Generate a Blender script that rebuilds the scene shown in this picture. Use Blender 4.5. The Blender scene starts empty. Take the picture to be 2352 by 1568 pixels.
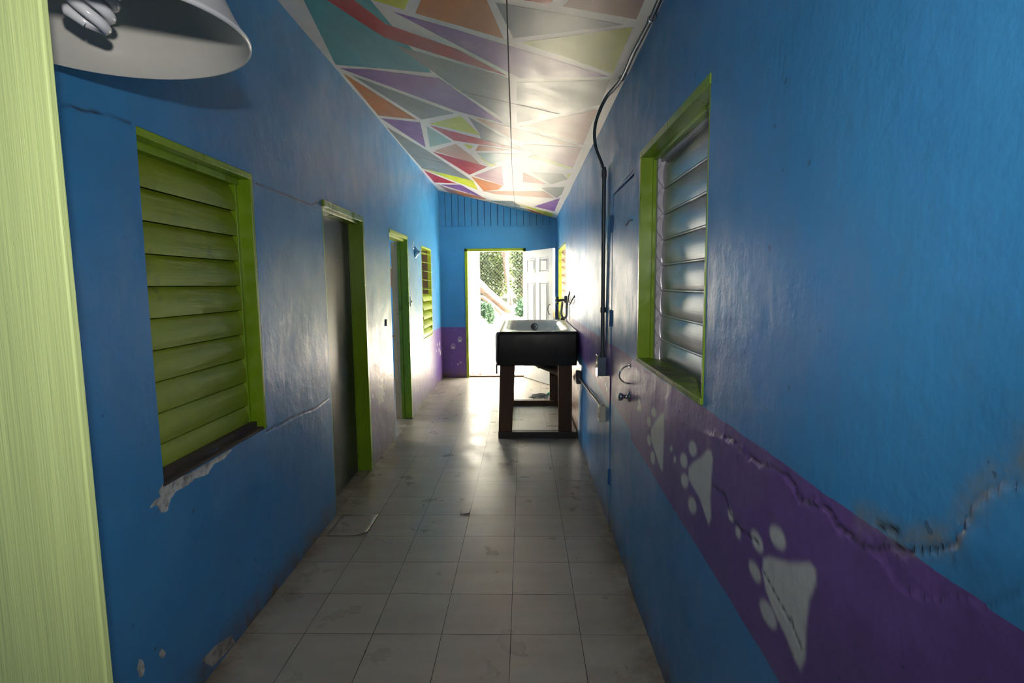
# Corridor with blue walls, painted ceiling, and a tub on a wooden stand
import bpy, bmesh, math, random
import numpy as np
from mathutils import Vector, Matrix
random.seed(7); rng = np.random.default_rng(7)
S = bpy.context.scene; C = S.collection; PI = math.pi

# ------------------------------------------------------------------ camera
cam = bpy.data.objects.new('camera', bpy.data.cameras.new('camera')); C.objects.link(cam)
yw, pt, rl, H = 0.02233, 0.107504, -0.009234, 1.53118
F = Vector((-math.sin(yw)*math.cos(pt), math.cos(yw)*math.cos(pt), -math.sin(pt)))
U = Vector((-math.sin(yw)*math.sin(pt), math.cos(yw)*math.sin(pt), math.cos(pt)))
R0 = Vector((math.cos(yw), math.sin(yw), 0))
RR = math.cos(rl)*R0 + math.sin(rl)*U; UU = -math.sin(rl)*R0 + math.cos(rl)*U
M = Matrix((RR, UU, -F)).transposed().to_4x4(); M.translation = (0, 0, H)
cam.matrix_world = M
cam.data.sensor_width = 36; cam.data.lens = 1221.93/2352*36
cam.data.clip_start = 0.02; cam.data.clip_end = 200
S.camera = cam

# ------------------------------------------------------------------ light
S.view_settings.view_transform = 'Standard'; S.view_settings.look = 'None'
S.view_settings.gamma = 1.0; S.view_settings.use_curve_mapping = False
S.view_settings.exposure = 0.0
S.cycles.sample_clamp_indirect = 60.0; S.cycles.diffuse_bounces = 5
W = bpy.data.worlds.new('sky'); S.world = W; W.use_nodes = True
bg = W.node_tree.nodes['Background']; bg.inputs[0].default_value = (1.0, 0.98, 0.94, 1); bg.inputs[1].default_value = 15.5
def light(name, kind, loc, energy, direction=None, color=(1, 1, 1), **kw):
    l = bpy.data.lights.new(name, kind); l.energy = energy; l.color = color
    for k, v in kw.items(): setattr(l, k, v)
    o = bpy.data.objects.new(name, l); C.objects.link(o); o.location = loc
    if direction is not None: o.rotation_euler = Vector(direction).to_track_quat('-Z', 'Y').to_euler()
    return o
sun = light('sun', 'SUN', (3, 9, 8), 110.0, (-0.62, 0.05, -0.78), (1.0, 0.94, 0.84), angle=0.012)
# the photographer's small light just above the lens
flash = light('flash', 'SPOT', (0.06, -0.08, 1.80), 66.0, (-0.24, 1.0, -0.06), (1.0, 0.97, 0.93), shadow_soft_size=0.03, spot_size=math.radians(142), spot_blend=1.0)
# portals help the renderer to find the daylight in the openings
pa = light('portal_far_door', 'AREA', (-0.45, 8.9, 1.05), 1, (0, -1, 0), shape='RECTANGLE', size=0.95, size_y=2.1); pa.data.cycles.is_portal = True
pb = light('portal_right_window', 'AREA', (0.72, 7.41, 1.52), 1, (-1, 0, 0), shape='RECTANGLE', size=1.32, size_y=1.05); pb.data.cycles.is_portal = True
pc_ = light('portal_added_opening', 'AREA', (-4.55, 7.0, 1.5), 1, (1, 0, 0), shape='RECTANGLE', size=1.8, size_y=1.4); pc_.data.cycles.is_portal = True  # at the opening added to light the side room

# ------------------------------------------------------------------ tools
def empty(name, loc=(0, 0, 0), label=None, cat=None, group=None, kind=None):
    o = bpy.data.objects.new(name, None); C.objects.link(o); o.location = loc; o.empty_display_size = .05
    return tag(o, label, cat, group, kind)
def tag(o, label=None, cat=None, group=None, kind=None):
    if label: o['label'] = label
    if cat: o['category'] = cat
    if group: o['group'] = group
    if kind: o['kind'] = kind
    return o
def abs_parent(o, parent):
    if parent is not None:
        o.parent = parent
        loc = Vector((0, 0, 0)); q = parent
        while q is not None: loc += Vector(q.location); q = q.parent
        o.location = -loc
class MB:
    """collects shapes in world coordinates and links them as one mesh"""
    def __init__(s): s.v = []; s.f = []; s.m = []; s.sm = []
    def add(s, vs, fs, m=0, smooth=False):
        n = len(s.v); s.v += [tuple(v) for v in vs]
        for f in fs: s.f.append([i+n for i in f]); s.m.append(m); s.sm.append(smooth)
        return s
    def box(s, x0, x1, y0, y1, z0, z1, m=0):
        vs = [(x, y, z) for x in (x0, x1) for y in (y0, y1) for z in (z0, z1)]
        return s.add(vs, [(0, 1, 3, 2), (4, 6, 7, 5), (0, 4, 5, 1), (2, 3, 7, 6), (0, 2, 6, 4), (1, 5, 7, 3)], m)
    def obox(s, o, ax, ay, az, m=0):
        o, ax, ay, az = map(Vector, (o, ax, ay, az))
        vs = [o+ax*i+ay*j+az*k for i in (0, 1) for j in (0, 1) for k in (0, 1)]
        return s.add(vs, [(0, 1, 3, 2), (4, 6, 7, 5), (0, 4, 5, 1), (2, 3, 7, 6), (0, 2, 6, 4), (1, 5, 7, 3)], m)
    def tube(s, pts, r, n=10, m=0, cap=True, close=False):
        pts = [Vector(p) for p in pts]; rs = r if isinstance(r, (list, tuple)) else [r]*len(pts)
        rings = []; prev = None
        for i, p in enumerate(pts):
            t = (pts[min(i+1, len(pts)-1)] - pts[max(i-1, 0)]).normalized()
            a = prev - t*prev.dot(t) if prev is not None else t.orthogonal()
            if a.length < 1e-6: a = t.orthogonal()
            a.normalize(); prev = a; b = t.cross(a)
            rings.append([p + (a*math.cos(2*PI*k/n) + b*math.sin(2*PI*k/n))*rs[i] for k in range(n)])
        return s.loft(rings, m, cap)
    def loft(s, rings, m=0, cap=True, smooth=True, closed=True):
        n = len(rings[0]); vs = [v for r in rings for v in r]; fs = []
        for i in range(len(rings)-1):
            for k in range(n if closed else n-1):
                fs.append((i*n+k, i*n+(k+1) % n, (i+1)*n+(k+1) % n, (i+1)*n+k))
        s.add(vs, fs, m, smooth)
        if cap: s.add(rings[0], [tuple(range(n))[::-1]], m); s.add(rings[-1], [tuple(range(n))], m)
        return s
    def lathe(s, prof, o, axis=(0, 0, 1), n=32, m=0, cap=False):
        ax = Vector(axis).normalized(); a = ax.orthogonal().normalized(); b = ax.cross(a); o = Vector(o)
        return s.loft([[o+ax*h+(a*math.cos(2*PI*k/n)+b*math.sin(2*PI*k/n))*max(r, 1e-5) for k in range(n)] for r, h in prof], m, cap)
    def prism(s, poly, depth, m=0, smooth=False):
        """poly: list of 3d points; depth: vector"""
        d = Vector(depth); n = len(poly); a = [Vector(p) for p in poly]; b = [p+d for p in a]
        s.add(a+b, [tuple(range(n))[::-1], tuple(range(n, 2*n))]+[(i, (i+1) % n, n+(i+1) % n, n+i) for i in range(n)], m, smooth)
        return s
    def build(s, name, mats, parent=None, bevel=0, autosmooth=False):
        me = bpy.data.meshes.new(name); me.from_pydata(s.v, [], s.f); me.update()
        for k in (mats if isinstance(mats, (list, tuple)) else [mats]): me.materials.append(k)
        me.polygons.foreach_set('material_index', s.m); me.polygons.foreach_set('use_smooth', s.sm)
        if name not in ('ceiling', 'ground', 'floor', 'door_leaf', 'loose_floor_tile'):
            bm = bmesh.new(); bm.from_mesh(me); bmesh.ops.recalc_face_normals(bm, faces=bm.faces)
            if name == 'shade_inside': bmesh.ops.reverse_faces(bm, faces=bm.faces)
            bm.to_mesh(me); bm.free()
        o = bpy.data.objects.new(name, me); C.objects.link(o); abs_parent(o, parent)
        if bevel:
            b = o.modifiers.new('bevel', 'BEVEL'); b.width = bevel; b.segments = 2; b.limit_method = 'ANGLE'; b.angle_limit = math.radians(50)
        return o

# ------------------------------------------------------------------ materials
class NT:
    def __init__(s, name):
        s.mat = bpy.data.materials.new(name); s.mat.use_nodes = True; s.t = s.mat.node_tree
        s.b = s.t.nodes['Principled BSDF']
    def n(s, ty, ins={}, **kw):
        nd = s.t.nodes.new(ty)
        for k, v in kw.items(): setattr(nd, k, v)
        for k, v in ins.items():
            if isinstance(v, bpy.types.NodeSocket): s.t.links.new(v, nd.inputs[k])
            else: nd.inputs[k].default_value = v
        return nd
    def math(s, op, a, b=0.0, c=0.0): return s.n('ShaderNodeMath', {0: a, 1: b, 2: c}, operation=op).outputs[0]
    def mix(s, f, a, b):
        nd = s.n('ShaderNodeMix', data_type='RGBA')
        for k, v in ((0, f), (6, a), (7, b)):
            if isinstance(v, bpy.types.NodeSocket): s.t.links.new(v, nd.inputs[k])
            else: nd.inputs[k].default_value = (v if not isinstance(v, tuple) or len(v) == 4 else v+(1,))
        return nd.outputs[2]
    def pos(s): return s.n('ShaderNodeNewGeometry').outputs['Position']
    def noise(s, scale, detail=3, rough=.5, vec=None, dist=0.0, stretch=None):
        v = vec if vec is not None else s.pos()
        if stretch: v = s.n('ShaderNodeMapping', {0: v, 3: stretch}).outputs[0]
        return s.n('ShaderNodeTexNoise', {'Vector': v, 'Scale': scale, 'Detail': detail, 'Roughness': rough, 'Distortion': dist}).outputs[0]
    def ramp(s, f, a, b, lo=0.0, hi=1.0):
        return s.n('ShaderNodeMapRange', {0: f, 1: a, 2: b, 3: lo, 4: hi}).outputs[0]
    def bump(s, h, strength=.3, dist=.002, prev=None):
        ins = {'Height': h, 'Strength': strength, 'Distance': dist}
        if prev is not None: ins['Normal'] = prev
        return s.n('ShaderNodeBump', ins).outputs[0]
    def out(s, color=None, rough=None, normal=None, **kw):
        for k, v in (('Base Color', color), ('Roughness', rough), ('Normal', normal)):
            if v is None: continue
            if isinstance(v, bpy.types.NodeSocket): s.t.links.new(v, s.b.inputs[k])
            else: s.b.inputs[k].default_value = v+(1,) if isinstance(v, tuple) and len(v) == 3 else v
        for k, v in kw.items(): s.b.inputs[k.replace('_', ' ')].default_value = v
        return s.mat
def simple(name, col, rough=.5, metal=0.0, var=.12, scale=12, bump=.15, bd=.001, spec=.5, stretch=None, dirt=None):
    t = NT(name); nz = t.noise(scale, 4, .6, stretch=stretch)
    c2 = tuple(max(0, c*(1-var*2.2)) for c in col)
    c = t.mix(t.ramp(nz, .35, .65), c2, col)
    if dirt:
        c = t.mix(t.ramp(t.noise(dirt[1], 5, .7), dirt[2], dirt[2]+.12), c, dirt[0])
    nb = t.bump(t.noise(scale*6, 3, .6, stretch=stretch), bump, bd)
    return t.out(c, t.ramp(nz, .3, .7, rough*.85, min(1, rough*1.15)), nb, Metallic=metal, Specular_IOR_Level=spec)

BLUE = (0.046, 0.250, 0.530); PURP = (0.140, 0.078, 0.275); PAWC = (0.56, 0.58, 0.56)
def wall_mat(name, fxattr=True, zb=None, zt=.845, ymin=-9, lift=0.0, under=(0.55, 0.55, 0.53), pawc=PAWC):
    t = NT(name); p = t.pos(); xyz = t.n('ShaderNodeSeparateXYZ', {0: p})
    x, y, z = xyz.outputs
    wob = t.math('MULTIPLY', t.math('SUBTRACT', t.noise(9, 2), .5), .012)
    zz = t.math('ADD', z, wob)
    m = t.math('LESS_THAN', zz, zt)
    if zb is not None:
        low = t.math('ADD', t.math('MULTIPLY', y, .040), zb)
        m = t.math('MULTIPLY', m, t.math('GREATER_THAN', zz, low))
    if ymin > -5: m = t.math('MULTIPLY', m, t.math('GREATER_THAN', y, ymin))
    big = t.noise(1.6, 4, .6); fine = t.noise(14, 4, .6)
    blue = t.mix(t.ramp(big, .35, .65), tuple(c*.88 for c in BLUE), tuple(c*1.06 for c in BLUE))
    blue = t.mix(t.ramp(t.noise(2.2, 6, .65, stretch=(1, 1, .25)), .60, .80, 0, .30), blue, (0.10, 0.30, 0.50, 1))
    purp = t.mix(t.ramp(fine, .3, .7), tuple(c*.9 for c in PURP), tuple(c*1.1 for c in PURP))
    col = t.mix(m, blue, purp)
    at = t.n('ShaderNodeAttribute', attribute_name='fx'); sp = t.n('ShaderNodeSeparateColor', {0: at.outputs['Color']})
    r, g, b = sp.outputs; a = at.outputs['Alpha'] if fxattr else 0.0
    col = t.mix(t.math('MULTIPLY', r, t.ramp(t.noise(30, 3), .2, .8, .86, 1.0)), col, pawc)
    col = t.mix(t.math('MULTIPLY', a, t.ramp(t.noise(11, 6, .7), .38, .62)), col, (0.20, 0.21, 0.17))
    gm = t.math('GREATER_THAN', t.math('ADD', g, t.math('MULTIPLY', t.math('SUBTRACT', t.noise(60, 3), .5), .35)), .5)
    pl = t.mix(t.ramp(t.noise(18, 5, .7), .45, .62), under, tuple(c*.35 for c in under))
    col = t.mix(gm, col, pl)
    col = t.mix(b, col, (0.022, 0.022, 0.025))
    # scuffs and dirt gathered on the last centimetres above the floor
    base = t.math('MULTIPLY', t.ramp(z, .01, .16, 1, 0), t.ramp(t.noise(7, 6, .7), .35, .62))
    col = t.mix(base, col, (0.13, 0.095, 0.06))
    specks = t.math('GREATER_THAN', t.noise(26, 2, .4), .755)
    col = t.mix(t.math('MULTIPLY', specks, .5), col, (0.02, 0.05, 0.10))
    n1 = t.bump(t.noise(130, 3, .6), .35, .0012)
    n2 = t.bump(t.noise(7, 4, .55), .6, .010, n1)
    streak = t.bump(t.noise(9, 5, .6, stretch=(1, 1, .12)), .35, .006, n2)
    return t.out(col, t.ramp(t.noise(5, 5, .6), .3, .7, .30, .46), streak, Specular_IOR_Level=.42)
MW_R = wall_mat('blue_wall_purple_band', zb=.655, zt=1.160, under=(0.34, 0.17, 0.09))
MW_L = wall_mat('blue_wall_purple_base', zt=.855, ymin=4.1, pawc=(0.66, 0.60, 0.62))
MW_F = wall_mat('blue_far_wall', zt=.838)
MW_P = wall_mat('plain_blue_wall', False, zt=-1)
GREEN = (0.235, 0.400, 0.012)
m_green = simple('green_gloss_paint', GREEN, .30, var=.10, scale=9, bump=.25, bd=.002, stretch=(1, 1, .3), dirt=((0.05, 0.07, 0.02), 16, .68))
m_slat = simple('green_dusty_slat_paint', (0.27, 0.36, 0.022), .38, var=.08, scale=3, bump=.08, dirt=((0.14, 0.15, 0.03), 4, .60))
m_slat2 = simple('yellow_green_slat_paint', (0.46, 0.56, 0.05), .35, var=.06, scale=5, bump=.1)
m_post = simple('light_green_grained_wood', (0.76, 0.90, 0.36), .5, var=.05, scale=26, bump=.6, bd=.003, stretch=(1, 1, .02), dirt=((0.26, 0.32, 0.10), 42, .74))
m_cream = simple('cream_raw_wood', (0.72, 0.57, 0.37), .6, scale=14, stretch=(1, 1, .1), dirt=((0.10, 0.06, 0.04), 8, .62))
m_lime = simple('lime_jamb_paint', (0.20, 0.245, 0.010), .35, var=.06, scale=5, bump=.1)
m_tan = simple('tan_weathered_slats', (0.30, 0.21, 0.13), .7, var=.2, scale=9)
m_white = simple('white_paint', (0.66, 0.66, 0.66), .38, var=.04, scale=6, bump=.05)
m_darkdoor = simple('dark_brown_door_varnish', (0.034, 0.026, 0.028), .33, var=.15, scale=7, bump=.2, bd=.002, stretch=(1, 1, .3), dirt=((0.09, 0.07, 0.07), 5, .68))
m_alu = simple('brushed_aluminium', (0.40, 0.42, 0.43), .33, metal=.85, var=.10, scale=5, bump=.08, stretch=(.2, .2, 4))
m_lever = simple('white_lacquered_metal', (0.56, 0.53, 0.60), .4, var=.08, scale=20, bump=.05, dirt=((0.10, 0.10, 0.10), 45, .70))
m_steel = simple('chrome_metal', (0.60, 0.60, 0.60), .16, metal=1, var=.1, scale=20, bump=.02)
m_black = simple('black_metal', (0.012, 0.012, 0.013), .4, var=.1, scale=20, bump=.1)
m_iron = simple('black_tub_iron', (0.020, 0.016, 0.012), .42, var=.25, scale=10, bump=.2, bd=.002)
m_enamel = simple('white_enamel', (0.80, 0.80, 0.74), .22, var=.05, scale=8, bump=.03, dirt=((0.22, 0.18, 0.12), 14, .70))
m_wood = simple('dark_stand_timber', (0.125, 0.058, 0.024), .55, var=.22, scale=10, bump=.4, bd=.002, stretch=(1, 1, .12))
m_wood2 = simple('grey_floor_timber', (0.070, 0.062, 0.055), .55, var=.2, scale=12, bump=.4, bd=.002, stretch=(.12, 1, 1))
m_board = simple('brown_boards', (0.24, 0.14, 0.085), .6, var=.25, scale=8, stretch=(1, 1, .1))
m_pipe = simple('grey_conduit', (0.070, 0.100, 0.115), .38, var=.1, scale=20, bump=.05, spec=.6)
m_box = simple('grey_painted_box', (0.13, 0.19, 0.26), .35, var=.06, scale=16, bump=.05)
m_plate = simple('steel_cover_plate', (0.55, 0.53, 0.48), .22, metal=.9, var=.05, scale=16)
m_ivory = simple('ivory_plastic', (0.68, 0.66, 0.54), .4, var=.06, scale=16, bump=.03)
m_rawpipe = simple('beige_pipe', (0.33, 0.26, 0.20), .4, var=.1, scale=16, bump=.05)
m_bluecap = simple('blue_gloss_cap', (0.04, 0.22, 0.42), .25, var=.08, scale=16)
m_bluedoor = wall_mat('blue_door_purple_band', False, zb=.690, zt=1.165)
m_hinge = simple('blue_painted_hinge', (0.015, 0.13, 0.36), .35, var=.1, scale=30)
m_shade = simple('cream_shade_inside', (0.66, 0.64, 0.57), .32, var=.03, scale=6, bump=.02)
m_shade_out = simple('white_shade_outside', (0.60, 0.60, 0.62), .30, var=.04, scale=6, bump=.02)
m_bulb = simple('white_glass_tube', (0.80, 0.80, 0.84), .2, var=.02, scale=6, bump=.0)
m_fence = simple('whitewashed_slats', (0.78, 0.75, 0.70), .8, var=.10, scale=9, bump=.4, bd=.003, stretch=(1, 1, .1))
m_gap = simple('weathered_brown_wood_and_shade', (0.12, 0.07, 0.05), .8)  # brown wood; also dark shade on loose tile rims and behind fence slats
m_galv = simple('galvanised_wire', (0.10, 0.10, 0.095), .5, metal=.2, var=.1)
m_galvpost = simple('white_fence_pipe', (0.75, 0.75, 0.73), .5, var=.05)
m_trunk = simple('pale_bark', (0.13, 0.085, 0.06), .85, var=.25, scale=9, bump=.8, bd=.01, stretch=(.3, .3, 1))
m_leafd = simple('dry_brown_leaf', (0.26, 0.10, 0.05), .7, var=.25, scale=20)
m_hose = simple('grey_rubber_hose', (0.45, 0.45, 0.39), .45, var=.08, scale=20)
m_bristle = simple('grey_mop_yarn', (0.40, 0.38, 0.34), .9, var=.2, scale=40)
m_gplastic = simple('bright_green_plastic', (0.01, 0.42, 0.12), .35, var=.05)

def floor_mat():
    t = NT('vinyl_floor_tile'); p = t.pos(); x, y, z = t.n('ShaderNodeSeparateXYZ', {0: p}).outputs
    s = .305
    fx = t.math('DIVIDE', t.math('SUBTRACT', x, -.0658-s*20), s); fy = t.math('DIVIDE', t.math('SUBTRACT', y, 2.1865-s*20), s)
    def edge(f):
        fr = t.math('FRACT', f); return t.math('MULTIPLY', t.math('MINIMUM', fr, t.math('SUBTRACT', 1.0, fr)), s)
    ex, ey = edge(fx), edge(fy)
    wid = t.ramp(t.noise(3, 3), .3, .7, .0008, .0020)
    line = t.math('LESS_THAN', t.math('MINIMUM', ex, ey), wid)
    cell = t.n('ShaderNodeCombineXYZ', {0: t.math('FLOOR', fx), 1: t.math('FLOOR', fy)}).outputs[0]
    rnd = t.n('ShaderNodeTexWhiteNoise', {0: cell}, noise_dimensions='3D').outputs[0]
    off = t.n('ShaderNodeVectorMath', {0: p, 1: t.n('ShaderNodeVectorMath', {0: cell, 1: (3.1, 1.7, 0)}, operation='MULTIPLY').outputs[0]}, operation='ADD').outputs[0]
    nz = t.noise(2.6, 5, .6, vec=off, stretch=(.6, 2.4, 1))
    c = t.mix(t.ramp(nz, .3, .7), (0.40, 0.350, 0.270), (0.52, 0.470, 0.375))
    c = t.mix(t.ramp(rnd, 0, 1, 0, .22), c, (0.30, 0.28, 0.26))
    # brownish grime along both walls and worn patches
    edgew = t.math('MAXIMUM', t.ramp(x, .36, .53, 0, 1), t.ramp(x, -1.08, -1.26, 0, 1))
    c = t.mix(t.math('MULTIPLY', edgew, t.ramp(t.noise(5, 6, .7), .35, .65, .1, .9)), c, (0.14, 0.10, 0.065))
    c = t.mix(t.ramp(t.noise(1.3, 6, .6), .50, .80, 0, .30), c, (0.26, 0.225, 0.18))
    c = t.mix(t.math('GREATER_THAN', t.noise(23, 2, .4), .80), c, (0.05, 0.03, 0.02))
    c = t.mix(line, c, (0.035, 0.03, 0.025))
    b1 = t.bump(t.math('MULTIPLY', line, -1.0), .6, .001)
    b2 = t.bump(t.noise(4, 3, .5, vec=off), .35, .008, b1)
    b3 = t.bump(t.noise(90, 2), .12, .0006, b2)
    return t.out(c, t.ramp(t.noise(4, 5, .6), .3, .7, .24, .42), b3, Specular_IOR_Level=.5)
m_floor = floor_mat()
def ceil_mat(name, col, var=.14):
    t = NT(name)
    c = t.mix(t.ramp(t.noise(3.5, 5, .6, stretch=(1, .5, 1)), .3, .7), tuple(v*(1-var) for v in col), tuple(min(1, v*(1+var)) for v in col))
    c = t.mix(t.ramp(t.noise(2.0, 6, .7), .62, .78, 0, .35), c, (0.36, 0.33, 0.29))
    b1 = t.bump(t.noise(5, 4, .6, stretch=(1, 1.6, 1)), .18, .003)
    b2 = t.bump(t.noise(70, 3, .6), .15, .001, b1)
    return t.out(c, t.ramp(t.noise(6, 5, .65), .3, .7, .30, .42), b2, Specular_IOR_Level=.19)
CC = dict(teal=(0.048, 0.266, 0.299), red=(0.379, 0.008, 0.008), yellow=(0.475, 0.518, 0.008), orange=(0.463, 0.146, 0.008),
          purple=(0.186, 0.077, 0.274), slate=(0.124, 0.179, 0.201), brownpink=(0.272, 0.152, 0.130), olive=(0.339, 0.383, 0.034),
          greyteal=(0.197, 0.240, 0.218), maroon=(0.255, 0.031, 0.009), grey=(0.174, 0.196, 0.185), paleteal=(0.234, 0.365, 0.343),
          tan=(0.454, 0.279, 0.192), mauve=(0.343, 0.168, 0.212))
m_ceil = ceil_mat('ceiling_white', (0.64, 0.62, 0.58), .06); ceil_keys = list(CC)
m_cc = [ceil_mat('ceiling_'+k, CC[k]) for k in ceil_keys]
m_seam = simple('dark_panel_seam', (0.04, 0.035, 0.03), .8)  # dark strips for the joints between ceiling panels
def ground_mat():
    t = NT('pale_dry_ground'); 
    c = t.mix(t.ramp(t.noise(3, 5, .6), .3, .7), (0.50, 0.45, 0.38), (0.66, 0.62, 0.55))
    y = t.n('ShaderNodeSeparateXYZ', {0: t.pos()}).outputs[1]
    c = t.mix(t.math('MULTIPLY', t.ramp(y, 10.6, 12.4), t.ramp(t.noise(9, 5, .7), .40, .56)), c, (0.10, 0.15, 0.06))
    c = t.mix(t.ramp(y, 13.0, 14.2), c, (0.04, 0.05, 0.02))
    return t.out(c, .9, t.bump(t.noise(12, 5, .6), .6, .03))
m_ground = ground_mat()
def leaf_mat(name, a, b):
    t = NT(name); oi = t.n('ShaderNodeNewGeometry').outputs['Random Per Island']
    c = t.mix(oi, a, b); m = t.out(c, .45)
    tr = t.n('ShaderNodeBsdfTranslucent', {0: c}); mx = t.n('ShaderNodeMixShader', {0: .35, 1: t.b.outputs[0], 2: tr.outputs[0]})
    t.t.links.new(mx.outputs[0], t.t.nodes['Material Output'].inputs[0]); return m
CEIL=[
('teal',[(-1.058,2.588),(-0.754,2.464),(-0.557,3.441),(-1.248,3.715)]),
('red',[(-1.041,2.652),(-0.872,2.581),(-0.701,2.884),(-0.346,2.994),(-0.081,3.202),(-0.366,3.151),(-0.748,3.066),(-0.802,3.002)]),
('yellow',[(-0.759,2.568),(-0.456,2.439),(-0.559,2.678),(-0.701,2.655)]),
('orange',[(-0.405,2.417),(-0.165,2.314),(-0.088,2.735),(-0.508,2.687)]),
('purple',[(-0.626,2.723),(-0.317,2.760),(0.449,2.882),(-0.014,3.189)]),
('slate',[(-0.112,2.408),(0.429,2.342),(-0.040,2.702)]),
('red',[(-0.030,2.225),(0.200,2.129),(0.112,2.321),(0.010,2.337)]),
('brownpink',[(0.231,2.115),(0.462,1.990),(0.462,2.281),(0.168,2.314)]),
('olive',[(-0.004,2.731),(0.462,2.344),(0.462,2.584),(0.462,2.828),(0.462,2.838)]),
('greyteal',[(-0.031,3.269),(0.462,2.920),(0.462,3.312),(-0.040,4.063)]),
('maroon',[(-0.026,4.138),(0.462,3.394),(0.462,4.226)]),
('grey',[(-0.711,3.138),(-0.370,3.188),(-0.076,3.224),(-0.087,4.118),(-0.424,3.626)]),
('purple',[(-1.238,3.767),(-1.011,3.649),(-0.524,3.503),(-0.140,4.152),(-0.485,4.121)]),
('grey',[(-1.187,3.856),(-0.517,4.193),(-0.840,4.596)]),
('orange',[(-1.244,3.854),(-0.888,4.633),(-1.255,4.805)]),
('purple',[(-1.256,4.876),(-0.871,4.697),(-1.000,5.663)]),
('grey',[(-1.275,5.142),(-1.014,5.779),(-0.646,6.981),(-1.285,6.972),(-1.285,6.161)]),
('paleteal',[(-0.830,4.765),(-0.657,5.131),(-0.944,5.589)]),
('yellow',[(-0.790,4.673),(-0.479,4.232),(-0.459,4.250),(-0.353,4.661)]),
('red',[(-0.798,4.719),(-0.564,4.754),(0.011,4.835),(-0.630,5.068)]),
('grey',[(-0.414,4.183),(0.029,4.818),(-0.362,4.778),(-0.360,4.604)]),
('tan',[(-0.357,4.183),(-0.074,4.213),(0.461,4.266),(-0.058,4.576)]),
('mauve',[(-0.001,4.622),(0.462,4.301),(0.462,5.083),(0.109,4.866)]),
('tan',[(-0.924,5.723),(-0.631,5.182),(-0.515,5.529),(-0.440,5.928)]),
('yellow',[(-0.557,5.115),(-0.451,5.093),(-0.506,5.257)]),
('yellow',[(-0.432,5.479),(-0.270,5.714),(-0.351,5.847)]),
('orange',[(-0.401,5.022),(-0.101,4.942),(-0.455,5.278)]),
('paleteal',[(-0.448,5.354),(0.036,4.927),(-0.225,5.509),(-0.343,5.726)]),
('red',[(-0.956,5.783),(-0.376,5.895),(-0.646,6.633)]),
('mauve',[(-0.594,6.629),(-0.219,5.692),(-0.239,6.816)]),
('orange',[(-0.636,6.722),(-0.248,6.827),(-0.318,7.217),(-0.551,7.640)]),
('yellow',[(-1.276,6.987),(-0.635,6.986),(-0.631,7.670)]),
('red',[(-1.285,7.093),(-0.919,7.532),(-1.285,7.915)]),
('purple',[(-1.198,7.975),(-0.863,7.550),(-0.595,8.286)]),
('orange',[(-1.188,8.200),(-0.566,8.289),(-0.575,8.426),(-1.046,8.660)]),
('brownpink',[(-1.261,8.018),(-1.051,8.266),(-0.929,8.660),(-1.157,8.660)]),
('olive',[(0.049,5.029),(0.110,4.891),(0.462,5.030),(0.425,5.119)]),
('red',[(0.005,5.750),(0.259,6.093),(0.004,6.270)]),
('greyteal',[(0.084,5.675),(0.393,5.389),(0.462,5.566),(0.317,6.019)]),
('yellow',[(0.436,5.407),(0.462,5.237),(0.462,5.541)]),
('purple',[(0.167,7.965),(0.462,6.753),(0.462,7.992)]),
('yellow',[(-0.090,8.085),(0.462,8.231),(0.462,8.660)]),
('orange',[(0.026,8.329),(0.192,8.446),(0.462,8.660),(0.142,8.660)]),
('grey',[(-0.568,8.530),(-0.145,7.935),(-0.019,8.319)]),
('paleteal',[(-0.430,8.517),(0.011,8.396),(0.125,8.660),(-0.150,8.660)]),
('purple',[(-0.842,8.660),(-0.573,8.607),(-0.183,8.660)]),
('grey',[(0.215,6.394),(0.462,6.004),(0.462,6.493),(0.423,6.818)]),
('tan',[(-0.577,7.665),(0.267,6.553),(0.401,6.865),(-0.372,7.662)]),
]
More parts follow.
